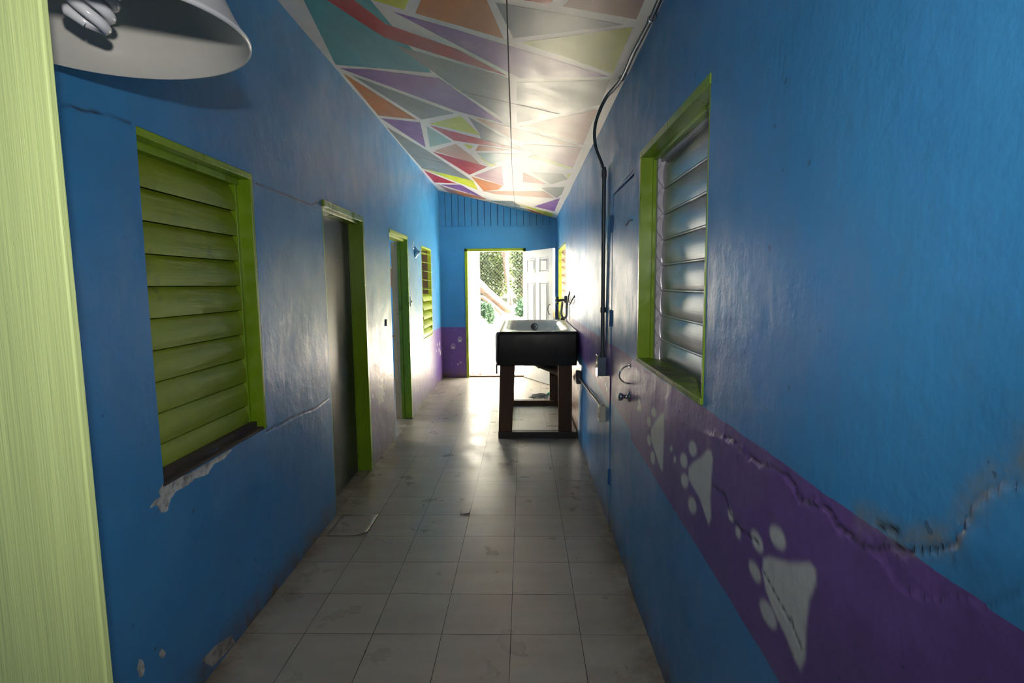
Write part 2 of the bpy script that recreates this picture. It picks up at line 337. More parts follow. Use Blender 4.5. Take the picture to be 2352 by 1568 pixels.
# seam1 [(-0.060,2.368),(-0.075,3.182),(-0.088,4.153),(-0.117,6.352),(-0.122,7.932)]
# seam2 [(-0.400,3.648),(-0.254,3.645),(-0.081,3.649),(0.247,3.640)]
# seam3 [(-1.272,6.245),(-0.834,6.279)]
# s4 [(-0.188,5.595),(0.320,5.470)]
PAW_R=[[(1.136,0.919),(1.112,0.937),(1.022,0.972),(0.947,1.013),(0.927,1.012),(0.923,0.988),(0.944,0.942),(0.951,0.886),(0.950,0.822),(0.964,0.787),(0.984,0.788),(1.025,0.813),(1.082,0.831),(1.120,0.856),(1.138,0.886)],
[(1.051,1.016),(1.043,1.009),(1.041,0.999),(1.046,0.989),(1.057,0.981),(1.071,0.976),(1.088,0.975),(1.102,0.979),(1.111,0.986),(1.113,0.997),(1.108,1.007),(1.096,1.016),(1.080,1.020),(1.064,1.021)],
[(1.150,0.956),(1.142,0.949),(1.139,0.940),(1.143,0.932),(1.152,0.925),(1.165,0.922),(1.180,0.922),(1.193,0.926),(1.201,0.934),(1.204,0.943),(1.200,0.952),(1.190,0.959),(1.176,0.962),(1.162,0.961)],
[(1.154,0.882),(1.146,0.875),(1.143,0.867),(1.147,0.858),(1.156,0.851),(1.169,0.846),(1.184,0.846),(1.197,0.849),(1.206,0.856),(1.209,0.866),(1.205,0.875),(1.195,0.882),(1.181,0.886),(1.166,0.886)],
[(1.082,0.830),(1.070,0.822),(1.065,0.812),(1.068,0.802),(1.078,0.792),(1.094,0.786),(1.112,0.784),(1.130,0.786),(1.142,0.794),(1.148,0.804),(1.144,0.815),(1.133,0.825),(1.116,0.831),(1.098,0.833)],
[(1.316,0.941),(1.313,0.935),(1.313,0.929),(1.317,0.923),(1.324,0.920),(1.332,0.919),(1.339,0.921),(1.345,0.925),(1.348,0.932),(1.347,0.938),(1.343,0.944),(1.337,0.947),(1.329,0.948),(1.321,0.946)],
[(1.265,0.918),(1.263,0.912),(1.263,0.906),(1.267,0.901),(1.273,0.898),(1.280,0.897),(1.287,0.898),(1.292,0.902),(1.295,0.908),(1.294,0.914),(1.290,0.919),(1.284,0.923),(1.277,0.924),(1.270,0.922)],
[(1.615,1.020),(1.614,1.010),(1.619,1.000),(1.631,0.990),(1.648,0.984),(1.665,0.982),(1.680,0.986),(1.690,0.993),(1.692,1.004),(1.685,1.015),(1.672,1.025),(1.656,1.031),(1.639,1.032),(1.624,1.028)],
[(1.701,0.954),(1.699,0.944),(1.704,0.933),(1.716,0.924),(1.732,0.917),(1.749,0.915),(1.764,0.918),(1.774,0.926),(1.776,0.936),(1.770,0.947),(1.758,0.957),(1.741,0.963),(1.724,0.965),(1.710,0.961)],
[(1.686,0.891),(1.684,0.881),(1.690,0.870),(1.701,0.860),(1.717,0.853),(1.734,0.850),(1.749,0.853),(1.758,0.860),(1.761,0.870),(1.755,0.882),(1.742,0.892),(1.726,0.899),(1.709,0.901),(1.695,0.898)],
[(1.602,0.844),(1.599,0.834),(1.603,0.822),(1.614,0.811),(1.630,0.803),(1.648,0.799),(1.665,0.801),(1.676,0.808),(1.680,0.819),(1.675,0.832),(1.663,0.843),(1.647,0.851),(1.629,0.854),(1.613,0.851)],
[(2.101,1.016),(2.101,1.007),(2.110,0.998),(2.124,0.990),(2.143,0.985),(2.161,0.984),(2.176,0.987),(2.184,0.993),(2.184,1.002),(2.175,1.011),(2.159,1.019),(2.140,1.024),(2.122,1.025),(2.108,1.022)],
[(2.185,0.954),(2.185,0.945),(2.192,0.936),(2.205,0.928),(2.222,0.923),(2.239,0.922),(2.252,0.926),(2.260,0.932),(2.260,0.941),(2.253,0.951),(2.239,0.959),(2.222,0.963),(2.206,0.964),(2.192,0.960)],
[(2.186,0.876),(2.185,0.866),(2.191,0.855),(2.202,0.847),(2.217,0.842),(2.233,0.842),(2.246,0.846),(2.254,0.854),(2.255,0.864),(2.249,0.875),(2.238,0.883),(2.222,0.888),(2.207,0.888),(2.194,0.884)],
[(2.113,0.825),(2.112,0.813),(2.117,0.802),(2.129,0.792),(2.145,0.787),(2.161,0.786),(2.175,0.790),(2.184,0.799),(2.185,0.811),(2.179,0.823),(2.167,0.832),(2.151,0.838),(2.135,0.838),(2.121,0.833)],
[(2.942,1.029),(2.946,1.021),(2.959,1.013),(2.977,1.007),(2.999,1.003),(3.018,1.003),(3.032,1.007),(3.037,1.013),(3.033,1.021),(3.020,1.030),(3.001,1.036),(2.980,1.040),(2.961,1.039),(2.947,1.036)],
[(3.041,0.960),(3.045,0.952),(3.056,0.944),(3.073,0.937),(3.092,0.933),(3.110,0.933),(3.123,0.937),(3.128,0.944),(3.124,0.952),(3.112,0.961),(3.095,0.968),(3.075,0.971),(3.058,0.971),(3.046,0.967)],
[(3.036,0.886),(3.040,0.878),(3.051,0.869),(3.068,0.862),(3.087,0.858),(3.105,0.857),(3.118,0.861),(3.123,0.868),(3.119,0.876),(3.107,0.885),(3.090,0.892),(3.070,0.896),(3.053,0.896),(3.041,0.893)],
[(2.963,0.843),(2.967,0.833),(2.977,0.824),(2.993,0.816),(3.012,0.812),(3.029,0.812),(3.041,0.816),(3.046,0.824),(3.042,0.833),(3.031,0.843),(3.015,0.850),(2.996,0.854),(2.979,0.854),(2.968,0.850)],
[(2.425,0.957),(2.426,0.951),(2.431,0.945),(2.438,0.941),(2.446,0.939),(2.453,0.939),(2.459,0.943),(2.461,0.949),(2.460,0.955),(2.455,0.961),(2.448,0.966),(2.440,0.968),(2.432,0.967),(2.427,0.963)],
[(2.400,0.991),(2.402,0.985),(2.408,0.978),(2.416,0.974),(2.426,0.971),(2.435,0.972),(2.442,0.975),(2.445,0.981),(2.443,0.988),(2.437,0.994),(2.428,0.998),(2.418,1.001),(2.409,1.000),(2.403,0.996)],
[(2.385,0.970),(2.386,0.962),(2.391,0.954),(2.397,0.949),(2.405,0.947),(2.413,0.949),(2.418,0.954),(2.420,0.961),(2.419,0.970),(2.415,0.977),(2.408,0.982),(2.400,0.984),(2.393,0.982),(2.387,0.977)],
[(1.867,0.939),(1.868,0.934),(1.872,0.929),(1.879,0.925),(1.886,0.922),(1.893,0.922),(1.898,0.925),(1.900,0.929),(1.898,0.934),(1.894,0.939),(1.888,0.943),(1.880,0.946),(1.874,0.946),(1.869,0.943)],
[(1.822,0.915),(1.823,0.909),(1.827,0.904),(1.833,0.899),(1.840,0.897),(1.846,0.897),(1.851,0.900),(1.853,0.904),(1.852,0.910),(1.848,0.916),(1.842,0.920),(1.835,0.923),(1.829,0.922),(1.824,0.920)],
[(3.389,0.881),(3.391,0.875),(3.397,0.869),(3.405,0.864),(3.415,0.863),(3.424,0.863),(3.431,0.867),(3.434,0.873),(3.432,0.879),(3.426,0.885),(3.417,0.890),(3.407,0.891),(3.398,0.890),(3.392,0.887)],
[(3.344,0.862),(3.346,0.856),(3.352,0.850),(3.360,0.846),(3.370,0.844),(3.379,0.845),(3.385,0.848),(3.387,0.854),(3.386,0.860),(3.380,0.866),(3.371,0.870),(3.362,0.872),(3.353,0.871),(3.347,0.868)],
[(3.662,0.889),(3.665,0.884),(3.673,0.879),(3.685,0.875),(3.699,0.872),(3.712,0.872),(3.721,0.874),(3.724,0.878),(3.722,0.883),(3.713,0.889),(3.701,0.893),(3.687,0.895),(3.674,0.895),(3.665,0.893)],
[(1.685,0.933),(1.644,0.965),(1.566,1.011),(1.522,1.045),(1.487,1.053),(1.474,1.033),(1.481,0.980),(1.484,0.915),(1.472,0.863),(1.489,0.832),(1.523,0.847),(1.574,0.878),(1.637,0.887),(1.686,0.896)],
[(2.028,1.024),(1.992,1.037),(1.982,0.961),(1.986,0.893),(1.989,0.810),(2.027,0.811),(2.104,0.846),(2.179,0.877),(2.186,0.921),(2.114,0.972)],
[(2.921,1.012),(2.829,1.060),(2.818,0.979),(2.827,0.848),(2.877,0.836),(2.945,0.869),(3.023,0.901),(3.033,0.943)]]
PAW_L=[[(4.613,0.691),(4.657,0.634),(4.782,0.640),(4.800,0.547),(4.713,0.486),(4.617,0.453),(4.579,0.554)],
[(4.802,0.670),(4.795,0.663),(4.779,0.659),(4.757,0.659),(4.734,0.663),(4.713,0.671),(4.699,0.680),(4.695,0.689),(4.702,0.697),(4.717,0.701),(4.739,0.701),(4.763,0.697),(4.784,0.689),(4.798,0.680)],
[(4.879,0.581),(4.873,0.570),(4.860,0.563),(4.844,0.561),(4.826,0.564),(4.811,0.573),(4.802,0.584),(4.800,0.597),(4.805,0.608),(4.817,0.615),(4.834,0.618),(4.851,0.614),(4.867,0.606),(4.876,0.594)],
[(4.845,0.521),(4.840,0.513),(4.828,0.509),(4.812,0.508),(4.795,0.512),(4.780,0.519),(4.770,0.528),(4.767,0.537),(4.772,0.545),(4.784,0.550),(4.800,0.550),(4.817,0.547),(4.833,0.540),(4.843,0.530)],
[(4.782,0.476),(4.777,0.470),(4.766,0.466),(4.750,0.466),(4.733,0.470),(4.718,0.477),(4.709,0.485),(4.706,0.493),(4.711,0.500),(4.722,0.504),(4.738,0.504),(4.755,0.500),(4.770,0.493),(4.780,0.485)],
[(4.971,0.636),(4.967,0.628),(4.959,0.623),(4.949,0.622),(4.938,0.624),(4.928,0.629),(4.922,0.636),(4.921,0.645),(4.925,0.652),(4.932,0.657),(4.943,0.659),(4.954,0.657),(4.963,0.651),(4.969,0.644)],
[(4.436,0.594),(4.433,0.588),(4.427,0.584),(4.418,0.583),(4.410,0.585),(4.402,0.590),(4.397,0.596),(4.396,0.602),(4.399,0.608),(4.405,0.612),(4.414,0.613),(4.422,0.611),(4.430,0.607),(4.435,0.601)],
[(8.458,0.587),(8.450,0.572),(8.435,0.562),(8.414,0.557),(8.392,0.560),(8.374,0.569),(8.362,0.583),(8.360,0.598),(8.367,0.613),(8.383,0.623),(8.403,0.628),(8.425,0.626),(8.444,0.617),(8.456,0.603)],
[(8.192,0.608),(8.186,0.600),(8.172,0.594),(8.153,0.593),(8.133,0.595),(8.115,0.601),(8.103,0.610),(8.100,0.619),(8.106,0.627),(8.120,0.633),(8.139,0.635),(8.160,0.632),(8.178,0.626),(8.189,0.618)],
[(8.356,0.501),(8.349,0.488),(8.334,0.479),(8.314,0.475),(8.292,0.478),(8.274,0.486),(8.263,0.499),(8.260,0.513),(8.267,0.526),(8.282,0.535),(8.302,0.539),(8.324,0.536),(8.342,0.528),(8.354,0.515)],
[(8.484,0.440),(8.476,0.425),(8.461,0.415),(8.440,0.411),(8.418,0.414),(8.399,0.423),(8.388,0.437),(8.385,0.453),(8.393,0.467),(8.408,0.478),(8.429,0.482),(8.451,0.479),(8.470,0.470),(8.482,0.456)],
[(8.072,0.519),(8.068,0.513),(8.058,0.509),(8.044,0.508),(8.029,0.510),(8.016,0.514),(8.007,0.521),(8.005,0.528),(8.010,0.534),(8.020,0.538),(8.034,0.539),(8.049,0.537),(8.062,0.533),(8.070,0.526)]]
PAW_F=[[(-1.199,0.484),(-1.181,0.521),(-1.156,0.520),(-1.131,0.487),(-1.153,0.480)],
[(-1.188,0.528),(-1.190,0.519),(-1.194,0.515),(-1.199,0.519),(-1.200,0.528),(-1.198,0.537),(-1.194,0.541),(-1.189,0.537)],
[(-1.171,0.554),(-1.173,0.545),(-1.177,0.541),(-1.182,0.545),(-1.183,0.554),(-1.181,0.563),(-1.177,0.567),(-1.172,0.563)],
[(-1.149,0.553),(-1.151,0.544),(-1.155,0.541),(-1.160,0.544),(-1.161,0.554),(-1.159,0.563),(-1.155,0.566),(-1.150,0.563)],
[(-1.129,0.528),(-1.131,0.518),(-1.136,0.515),(-1.140,0.519),(-1.142,0.528),(-1.140,0.537),(-1.135,0.540),(-1.131,0.537)],
[(-1.084,0.597),(-1.067,0.634),(-1.042,0.634),(-1.017,0.600),(-1.039,0.593)],
[(-1.074,0.641),(-1.076,0.632),(-1.080,0.628),(-1.085,0.632),(-1.086,0.641),(-1.084,0.650),(-1.080,0.654),(-1.075,0.650)],
[(-1.057,0.667),(-1.059,0.658),(-1.063,0.654),(-1.068,0.658),(-1.069,0.667),(-1.067,0.676),(-1.063,0.680),(-1.058,0.676)],
[(-1.035,0.667),(-1.037,0.658),(-1.041,0.654),(-1.046,0.658),(-1.047,0.667),(-1.045,0.676),(-1.041,0.679),(-1.036,0.676)],
[(-1.015,0.641),(-1.017,0.632),(-1.022,0.628),(-1.026,0.632),(-1.028,0.641),(-1.026,0.650),(-1.021,0.654),(-1.017,0.650)],
[(-1.081,0.222),(-1.084,0.214),(-1.092,0.211),(-1.100,0.215),(-1.103,0.222),(-1.100,0.230),(-1.092,0.234),(-1.084,0.230)],
[(-1.034,0.250),(-1.038,0.242),(-1.046,0.239),(-1.053,0.242),(-1.057,0.250),(-1.053,0.258),(-1.045,0.261),(-1.038,0.258)]]
CRK_R=[[(1.484,1.107),(1.345,1.130),(1.252,1.118),(1.150,1.127),(1.111,1.143),(1.056,1.143),(1.021,1.134),(0.995,1.114),(0.923,1.132),(0.897,1.136),(0.870,1.121),(0.841,1.124),(0.824,1.122),(0.808,1.119),(0.769,1.134),(0.739,1.153),(0.714,1.158),(0.677,1.180),(0.644,1.200),(0.623,1.218)],
[(0.623,1.218),(0.612,1.256),(0.595,1.287),(0.578,1.306),(0.557,1.314)],
[(0.778,1.125),(0.731,1.114),(0.685,1.113),(0.637,1.131),(0.613,1.145),(0.569,1.171),(0.545,1.201)],
[(1.479,0.956),(1.374,0.967),(1.334,0.932),(1.259,0.927),(1.165,0.942)],
[(1.133,0.888),(1.057,0.866),(1.002,0.851),(0.968,0.831)]]
STN_R=[[(0.812,1.160),(0.778,1.175),(0.727,1.170),(0.678,1.192),(0.639,1.217),(0.618,1.259),(0.598,1.298),(0.575,1.327),(0.559,1.339)]]
HOLE_R=[(0.781,1.162),(0.770,1.172),(0.759,1.174),(0.735,1.180),(0.730,1.178),(0.741,1.172),(0.754,1.170),(0.769,1.162)]
PEEL_L=[(1.752,0.860),(1.881,0.841),(2.175,0.843),(2.240,0.846),(2.163,0.830),(2.130,0.817),(2.052,0.822),(2.003,0.796),(1.926,0.809),(1.876,0.802),(1.807,0.804),(1.776,0.788),(1.758,0.753),(1.724,0.763),(1.708,0.798),(1.669,0.801),(1.697,0.817),(1.731,0.817),(1.720,0.840)]
CRK_L=[[(2.539,2.014),(2.643,2.009),(2.788,2.012),(2.978,2.013),(3.130,2.012),(3.229,2.014),(3.385,2.056)],
[(2.504,0.830),(2.688,0.820),(2.913,0.815),(3.105,0.794),(3.385,0.808)],
[(4.240,2.241),(4.490,2.261),(4.694,2.256),(5.011,2.344)],
[(1.474,2.025),(1.540,2.032),(1.622,2.045),(1.730,2.048)]]
# ------------------------------------------------------------------ walls
def lxw(y): return -1.235 - 0.014286*(y-1)
LN = Vector((1, 0.014286, 0)).normalized()
def mapL(u, z, d): return (lxw(u)+LN.x*d, u+LN.y*d, z)
def mapR(u, z, d): return (0.53-d, u, z)
def mapF(u, z, d): return (u, 8.68-d, z)
def mapB(u, z, d): return (u, -1.6+d, z)
def inside(P, poly):
    x, y = P[:, 0], P[:, 1]; c = np.zeros(len(P), bool); n = len(poly)
    for i in range(n):
        x1, y1 = poly[i]; x2, y2 = poly[(i+1) % n]
        if y1 == y2: continue
        k = ((y1 > y) != (y2 > y)) & (x < (x2-x1)*(y-y1)/(y2-y1)+x1); c ^= k
    return c
def dist(P, line, closed=True):
    d = np.full(len(P), 9.0); sg = np.zeros(len(P)); n = len(line)
    for i in range(n if closed else n-1):
        a = np.array(line[i]); b = np.array(line[(i+1) % n]); ab = b-a; L = max(ab@ab, 1e-12)
        t = np.clip(((P-a)@ab)/L, 0, 1); q = P-a-np.outer(t, ab); r = np.hypot(q[:, 0], q[:, 1])
        k = r < d; d[k] = r[k]; sg[k] = (ab[0]*(P[:, 1]-a[1])-ab[1]*(P[:, 0]-a[0]))[k]
    return d, sg
def near(P, poly, m):
    a = np.array(poly); return (P[:, 0] > a[:, 0].min()-m) & (P[:, 0] < a[:, 0].max()+m) & (P[:, 1] > a[:, 1].min()-m) & (P[:, 1] < a[:, 1].max()+m)
def lines(a, b, step, must, fine):
    v = set([a, b]+[m for m in must if a <= m <= b])
    for lo, hi, st in fine: v |= set(np.round(np.arange(lo, hi+1e-9, st), 5).tolist())
    out = sorted(v); res = [out[0]]; ms = set(must) | {a, b}
    for q in out[1:]:
        if q-res[-1] < .0025 and q not in ms: continue
        if q-res[-1] < .0025 and q in ms and res[-1] not in ms: res[-1] = q; continue
        while q-res[-1] > step*1.5: res.append(res[-1]+step)
        res.append(q)
    return res
def wall(name, mp, u0, u1, z1, openings, mat, fu=(), fz=(), paws=(), plaster=(), cracks=(), stains=(), holes=(), ledges=(), bulges=(), thick=.14, under=None):
    us = lines(u0, u1, .12, [o[0] for o in openings]+[o[1] for o in openings], fu)
    zs = lines(0, z1, .12, [o[2] for o in openings]+[o[3] for o in openings], fz)
    nu, nz = len(us), len(zs); UG, ZG = np.meshgrid(us, zs, indexing='ij'); P = np.stack([UG.ravel(), ZG.ravel()], 1)
    fx = np.zeros((len(P), 4)); disp = np.zeros(len(P))
    disp += .0022*np.sin(P[:, 0]*2.3+P[:, 1]*1.1)+.0018*np.sin(P[:, 0]*5.1-P[:, 1]*3.7+1)
    for poly in paws:
        k = np.where(near(P, poly, .03))[0]
        if len(k) == 0: continue
        d, _ = dist(P[k], poly); d = np.where(inside(P[k], poly), d, -d)
        fx[k, 0] = np.maximum(fx[k, 0], np.clip(.5+d/.012, 0, 1))
    for poly in plaster:
        k = np.where(near(P, poly, .05))[0]; d, _ = dist(P[k], poly); d = np.where(inside(P[k], poly), d, -d)
        g = np.clip(.5+d/.02, 0, 1); fx[k, 1] = np.maximum(fx[k, 1], g); disp[k] -= .004*np.clip(g*2-.8, 0, 1)
    for poly, w in stains:
        k = np.where(near(P, poly, w*2))[0]; d, _ = dist(P[k], poly, False); fx[k, 3] = np.maximum(fx[k, 3], np.clip(1-d/w, 0, 1)**1.2)
    for poly in holes:
        k = np.where(near(P, poly, .05))[0]; d, _ = dist(P[k], poly); d = np.where(inside(P[k], poly), d, -d)
        fx[k, 2] = np.maximum(fx[k, 2], np.clip(.5+d/.008, 0, 1)); disp[k] -= .010*np.clip(.3+d/.01, 0, 1)
    for poly, w in cracks:
        k = np.where(near(P, poly, .03))[0]; d, _ = dist(P[k], poly, False)
        g = np.clip(1.3-d/w, 0, 1); fx[k, 2] = np.maximum(fx[k, 2], g*.85); disp[k] -= .003*g
    for poly, hgt, fall in ledges:                                    # plaster lifting on one side of a crack
        k = np.where(near(P, poly, .15))[0]; Q = P[k]
        wig = .006*np.sin(Q[:, 0]*38)+.003*np.sin(Q[:, 0]*97+1)
        d, sg = dist(Q+np.stack([wig*0, wig], 1), poly, False)
        up = sg > 0
        disp[k] += np.where(up, hgt*np.exp(-d/fall), -hgt*.35*np.exp(-d/(fall*.4)))
        fx[k, 2] = np.maximum(fx[k, 2], np.where(up, 0, .35*np.clip(1-d/.011, 0, 1)))  # shade below the lifted edge, painted into the dark channel
    for (cu, cz, r1, r2, hh) in bulges:
        e = ((P[:, 0]-cu)/r1)**2+((P[:, 1]-cz)/r2)**2; disp += hh*np.exp(-e)
    verts = [mp(u, z, d) for (u, z), d in zip(P, disp)]
    faces = []
    for i in range(nu-1):
        uc = (us[i]+us[i+1])/2
        for j in range(nz-1):
            zc = (zs[j]+zs[j+1])/2
            if any(o[0] < uc < o[1] and o[2] < zc < o[3] for o in openings): continue
            faces.append((i*nz+j, (i+1)*nz+j, (i+1)*nz+j+1, i*nz+j+1))
    me = bpy.data.meshes.new(name); me.from_pydata(verts, [], faces)
    at = me.color_attributes.new('fx', 'FLOAT_COLOR', 'POINT'); at.data.foreach_set('color', fx.ravel())
    me.polygons.foreach_set('use_smooth', [True]*len(me.polygons))
    me.materials.append(mat); me.update()
    # make the normals face the corridor, then give the wall its thickness behind
    nrm = me.polygons[0].normal; a = Vector(mp(0, 0, 1))-Vector(mp(0, 0, 0))
    if nrm.dot(a) < 0: me.flip_normals()
    o = bpy.data.objects.new(name, me); C.objects.link(o); o['kind'] = 'structure'
    sd = o.modifiers.new('thickness', 'SOLIDIFY'); sd.thickness = thick; sd.offset = -1
    es = o.modifiers.new('edges', 'EDGE_SPLIT'); es.split_angle = math.radians(50)
    return o

bigpaw = .0055
wall('wall_right', mapR, -1.6, 8.74, 2.75, [(1.57, 2.48, 1.165, 2.115), (2.600, 3.235, -1, 2.065), (6.75, 8.08, 1.0, 2.055)], MW_R,
     fu=[(.50, 1.56, .0065), (1.56, 2.60, .009), (2.60, 3.4, .009), (3.4, 5.2, .03), (5.2, 6.4, .015)], fz=[(.68, 1.36, .0065), (.04, .68, .03)],
     paws=PAW_R, cracks=[(CRK_R[0], .0035), (CRK_R[3], .0035), (CRK_R[4], .0025)], stains=[(STN_R[0], .035), ([(5.4, 1.32), (5.7, 1.15), (6.2, 1.1), (6.4, 1.2), (5.9, 1.3)], .16)],
     holes=[HOLE_R], ledges=[(CRK_R[0], .0040, .05), (CRK_R[1], .0050, .05), (CRK_R[2], .0035, .06)],
     bulges=[(.56, 1.24, .05, .06, .006), (.78, .98, .14, .07, .004), (1.25, .9, .2, .12, .003)],
     plaster=[[(5.05, .76), (5.5, .78), (6.0, .66), (6.35, .42), (6.2, .1), (5.7, .04), (5.25, .04), (5.1, .3)]])
wall('wall_left', mapL, -1.6, 8.68, 3.2, [(1.750, 2.51, .845, 2.05), (3.41, 4.30, -1, 2.075), (5.185, 6.035, -1, 2.075), (6.95, 7.72, .80, 2.037)], MW_L,
     fu=[(1.0, 1.4, .012), (1.40, 2.6, .008), (2.6, 3.41, .012), (4.3, 5.185, .008), (7.8, 8.6, .02)], fz=[(.0, .12, .012), (.15, .70, .009), (.70, .98, .008), (.98, 1.1, .03), (1.86, 2.12, .009)],
     paws=PAW_L, plaster=[PEEL_L, [(1.586, .295), (1.575, .27), (1.56, .286), (1.553, .32), (1.567, .345), (1.581, .327)], [(1.692, .271), (1.675, .260), (1.660, .280), (1.655, .30), (1.672, .305)], [(1.88, .10), (1.95, .02), (2.12, .0), (2.10, .05), (1.98, .09)]], cracks=[(l, .0045) for l in CRK_L], under=(.5, .5, .5))
wall('wall_far', mapF, -1.40, .62, 2.455, [(-.935, .03, -1, 2.095)], MW_F, fu=[(-1.28, -.94, .007)], fz=[(.15, .75, .007)], paws=PAW_F)
wall('wall_back', mapB, -1.25, .53, 3.1, [], MW_P)
# boarded gable between the far wall and the slope of the ceiling
g = MB(); n = 18; w = (1.88)/n
for i in range(n):
    a = -1.35+i*w; g.box(a+.0045, a+w-.0045, 8.682, 8.70, 2.455, 3.1)
g.box(-1.35, .62, 8.70, 8.82, 2.44, 3.1, 1)
g.box(-1.35, .53, 8.672, 8.69, 2.440, 2.462)
o = g.build('wall_gable', [wall_mat('blue_gable_boards', False, zt=-1), simple('dark_blue_gap', (.01, .06, .16), .6)]); tag(o, kind='structure')

# floor and ceiling
m = MB(); m.box(-4.6, .60, -1.74, 8.82, -.12, 0); tag(m.build('floor', m_floor), kind='structure')
SL = -0.24317
def cz(x): return 2.57+SL*(x-.53)
c = MB()
c.add([(x, y, cz(x)+dz) for x in (-4.9, 1.22) for y in (-1.9, 9.1) for dz in (0, .12)], [(2, 6, 4, 0), (5, 7, 3, 1), (4, 5, 1, 0), (3, 7, 6, 2), (1, 3, 2, 0), (6, 7, 5, 4)], 0)  # slab reaches past the right wall as an added overhang shaping the sunlight
for i, (k, poly) in enumerate(CEIL):
    d = .0004+.00003*i
    pts = [(x, y, cz(x)-d) for x, y in poly]
    a = Vector(pts[1])-Vector(pts[0]); 
    vs = [Vector(p) for p in pts]; nn = sum(((vs[j].cross(vs[(j+1) % len(vs)])) for j in range(len(vs))), Vector())
    if nn.z > 0: pts.reverse()
    c.add(pts, [tuple(range(len(pts)))], 1+ceil_keys.index(k))
def seam(line, w):
    for (x0, y0), (x1, y1) in zip(line, line[1:]):
        t = Vector((x1-x0, y1-y0)).normalized(); q = Vector((-t.y, t.x))*w/2
        p = [(x0+q.x, y0+q.y), (x0-q.x, y0-q.y), (x1-q.x, y1-q.y), (x1+q.x, y1+q.y)]
        c.add([(x, y, cz(x)-.0024) for x, y in p], [(0, 1, 2, 3)], len(m_cc)+1)
seam([(-.06, 1.4), (-.062, 2.37), (-.075, 3.18), (-.088, 4.15), (-.105, 5.3)], .006); seam([(-.105, 5.3), (-.117, 6.35), (-.122, 8.6)], .004)
seam([(-.40, 3.648), (-.08, 3.649), (.247, 3.640)], .006); seam([(-1.272, 6.245), (-.834, 6.279)], .010); seam([(-.188, 6.24), (.40, 6.22)], .005)
tag(c.build('ceiling', [m_ceil]+m_cc+[m_seam]), kind='structure')

# the rooms behind the left wall, seen through the ajar door and the louvres
def room(name, x0, x1, y0, y1, z1, op=None):
    r = MB(); 
    r.box(x0, x1, y0-.1, y0, 0, z1); tag(r.build('wall_side_room_near', MW_P), kind='structure')
    r = MB(); r.box(x0, x1, y1, y1+.12, 0, z1); tag(r.build('wall_side_room_far', MW_P), kind='structure')
    r = MB()
    if op: r.box(x0-.1, x0, y0, op[0], 0, z1); r.box(x0-.1, x0, op[1], y1, 0, z1); r.box(x0-.1, x0, op[0], op[1], 0, .9); r.box(x0-.1, x0, op[0], op[1], 2.2, z1)
    else: r.box(x0-.1, x0, y0, y1, 0, z1)
    tag(r.build('wall_side_room_left', MW_P), kind='structure')
room('side', -4.4, -1.49, 4.75, 8.70, 3.7, (6.2, 7.9))  # unseen left wall gets an added opening that brightens the room
bx = MB(); bx.box(-4.4, -1.42, .9, 1.0, 0, 3.7); bx.box(-4.5, -4.4, .9, 4.65, 0, 3.7); tag(bx.build('wall_closed_room', MW_P), kind='structure')

# ------------------------------------------------------------------ door and window frames
def LB(mb, y0, y1, z0, z1, d0, d1, m=0):
    """box on the left wall: d is the distance out into the corridor (negative = into the wall)"""
    a = Vector(mapL(y0, z0, d0)); mb.obox(a, Vector(mapL(y0, z0, d1))-a, Vector(mapL(y1, z0, d0))-a, (0, 0, z1-z0), m); return mb
def RB(mb, y0, y1, z0, z1, d0, d1, m=0): mb.box(.53-d1, .53-d0, y0, y1, z0, z1, m); return mb

# window_1: green louvred window on the left wall
win = empty('window_1', mapL(1.75, .845, 0), kind='structure')
f = MB()
LB(f, 1.750, 2.51, 2.022, 2.049, -.14, .002); LB(f, 1.750, 2.51, 1.995, 2.022, -.14, -.050)
LB(f, 2.487, 2.509, .845, 2.022, -.14, .003); LB(f, 2.470, 2.487, .845, 2.0, -.14, -.060)
LB(f, 1.751, 1.765, .845, 2.022, -.14, -.02)
f.build('window_frame', m_green, win, bevel=.002)
f = MB(); LB(f, 1.766, 2.486, .846, .884, -.14, -.035); LB(f, 1.751, 2.509, .8455, .858, -.14, -.002); f.build('window_sill', simple('dark_bare_sill', (.06, .045, .04), .7), win)
def slats(mp, y0, y1, ztop, pitch, n, spec, mb):
    """spec(i) -> (width, tilt from vertical, depth of pivot, camber)"""
    for i in range(n):
        w, th, dp, cam_ = spec(i); zc = ztop-pitch*(i+.5)
        prof = []; K = 12
        for k in range(K+1):
            t = k/K-.5
            a = (t*w, cam_*(1-4*t*t))                       # along the blade, and bulge outward
            z = zc-(a[0]*math.cos(th)-a[1]*math.sin(th)); d = dp+a[0]*math.sin(th)+a[1]*math.cos(th)
            prof.append((z, d))
        th2 = .005; back = [(z+th2*math.sin(th), d-th2*math.cos(th)) for z, d in prof]
        ring = prof+back[::-1]
        A = [Vector(mp(y0, z, d)) for z, d in ring]; B = [Vector(mp(y1, z, d)) for z, d in ring]
        nn = len(ring); fs = [(q, (q+1) % nn, nn+(q+1) % nn, nn+q) for q in range(nn)]
        mb.add(A+B, fs, 0, False); mb.add(A, [tuple(range(nn))[::-1]]); mb.add(B, [tuple(range(nn))])
    return mb
slats(mapL, 1.768, 2.474, 1.998, .1135, 10, lambda i: (.134, math.radians(15), -.083, .016), MB()).build('louvre_slats', m_slat, win)
f = MB(); LB(f, 1.752, 2.508, .85, 2.04, -.138, -.128); f.build('back_board', m_gap, win)

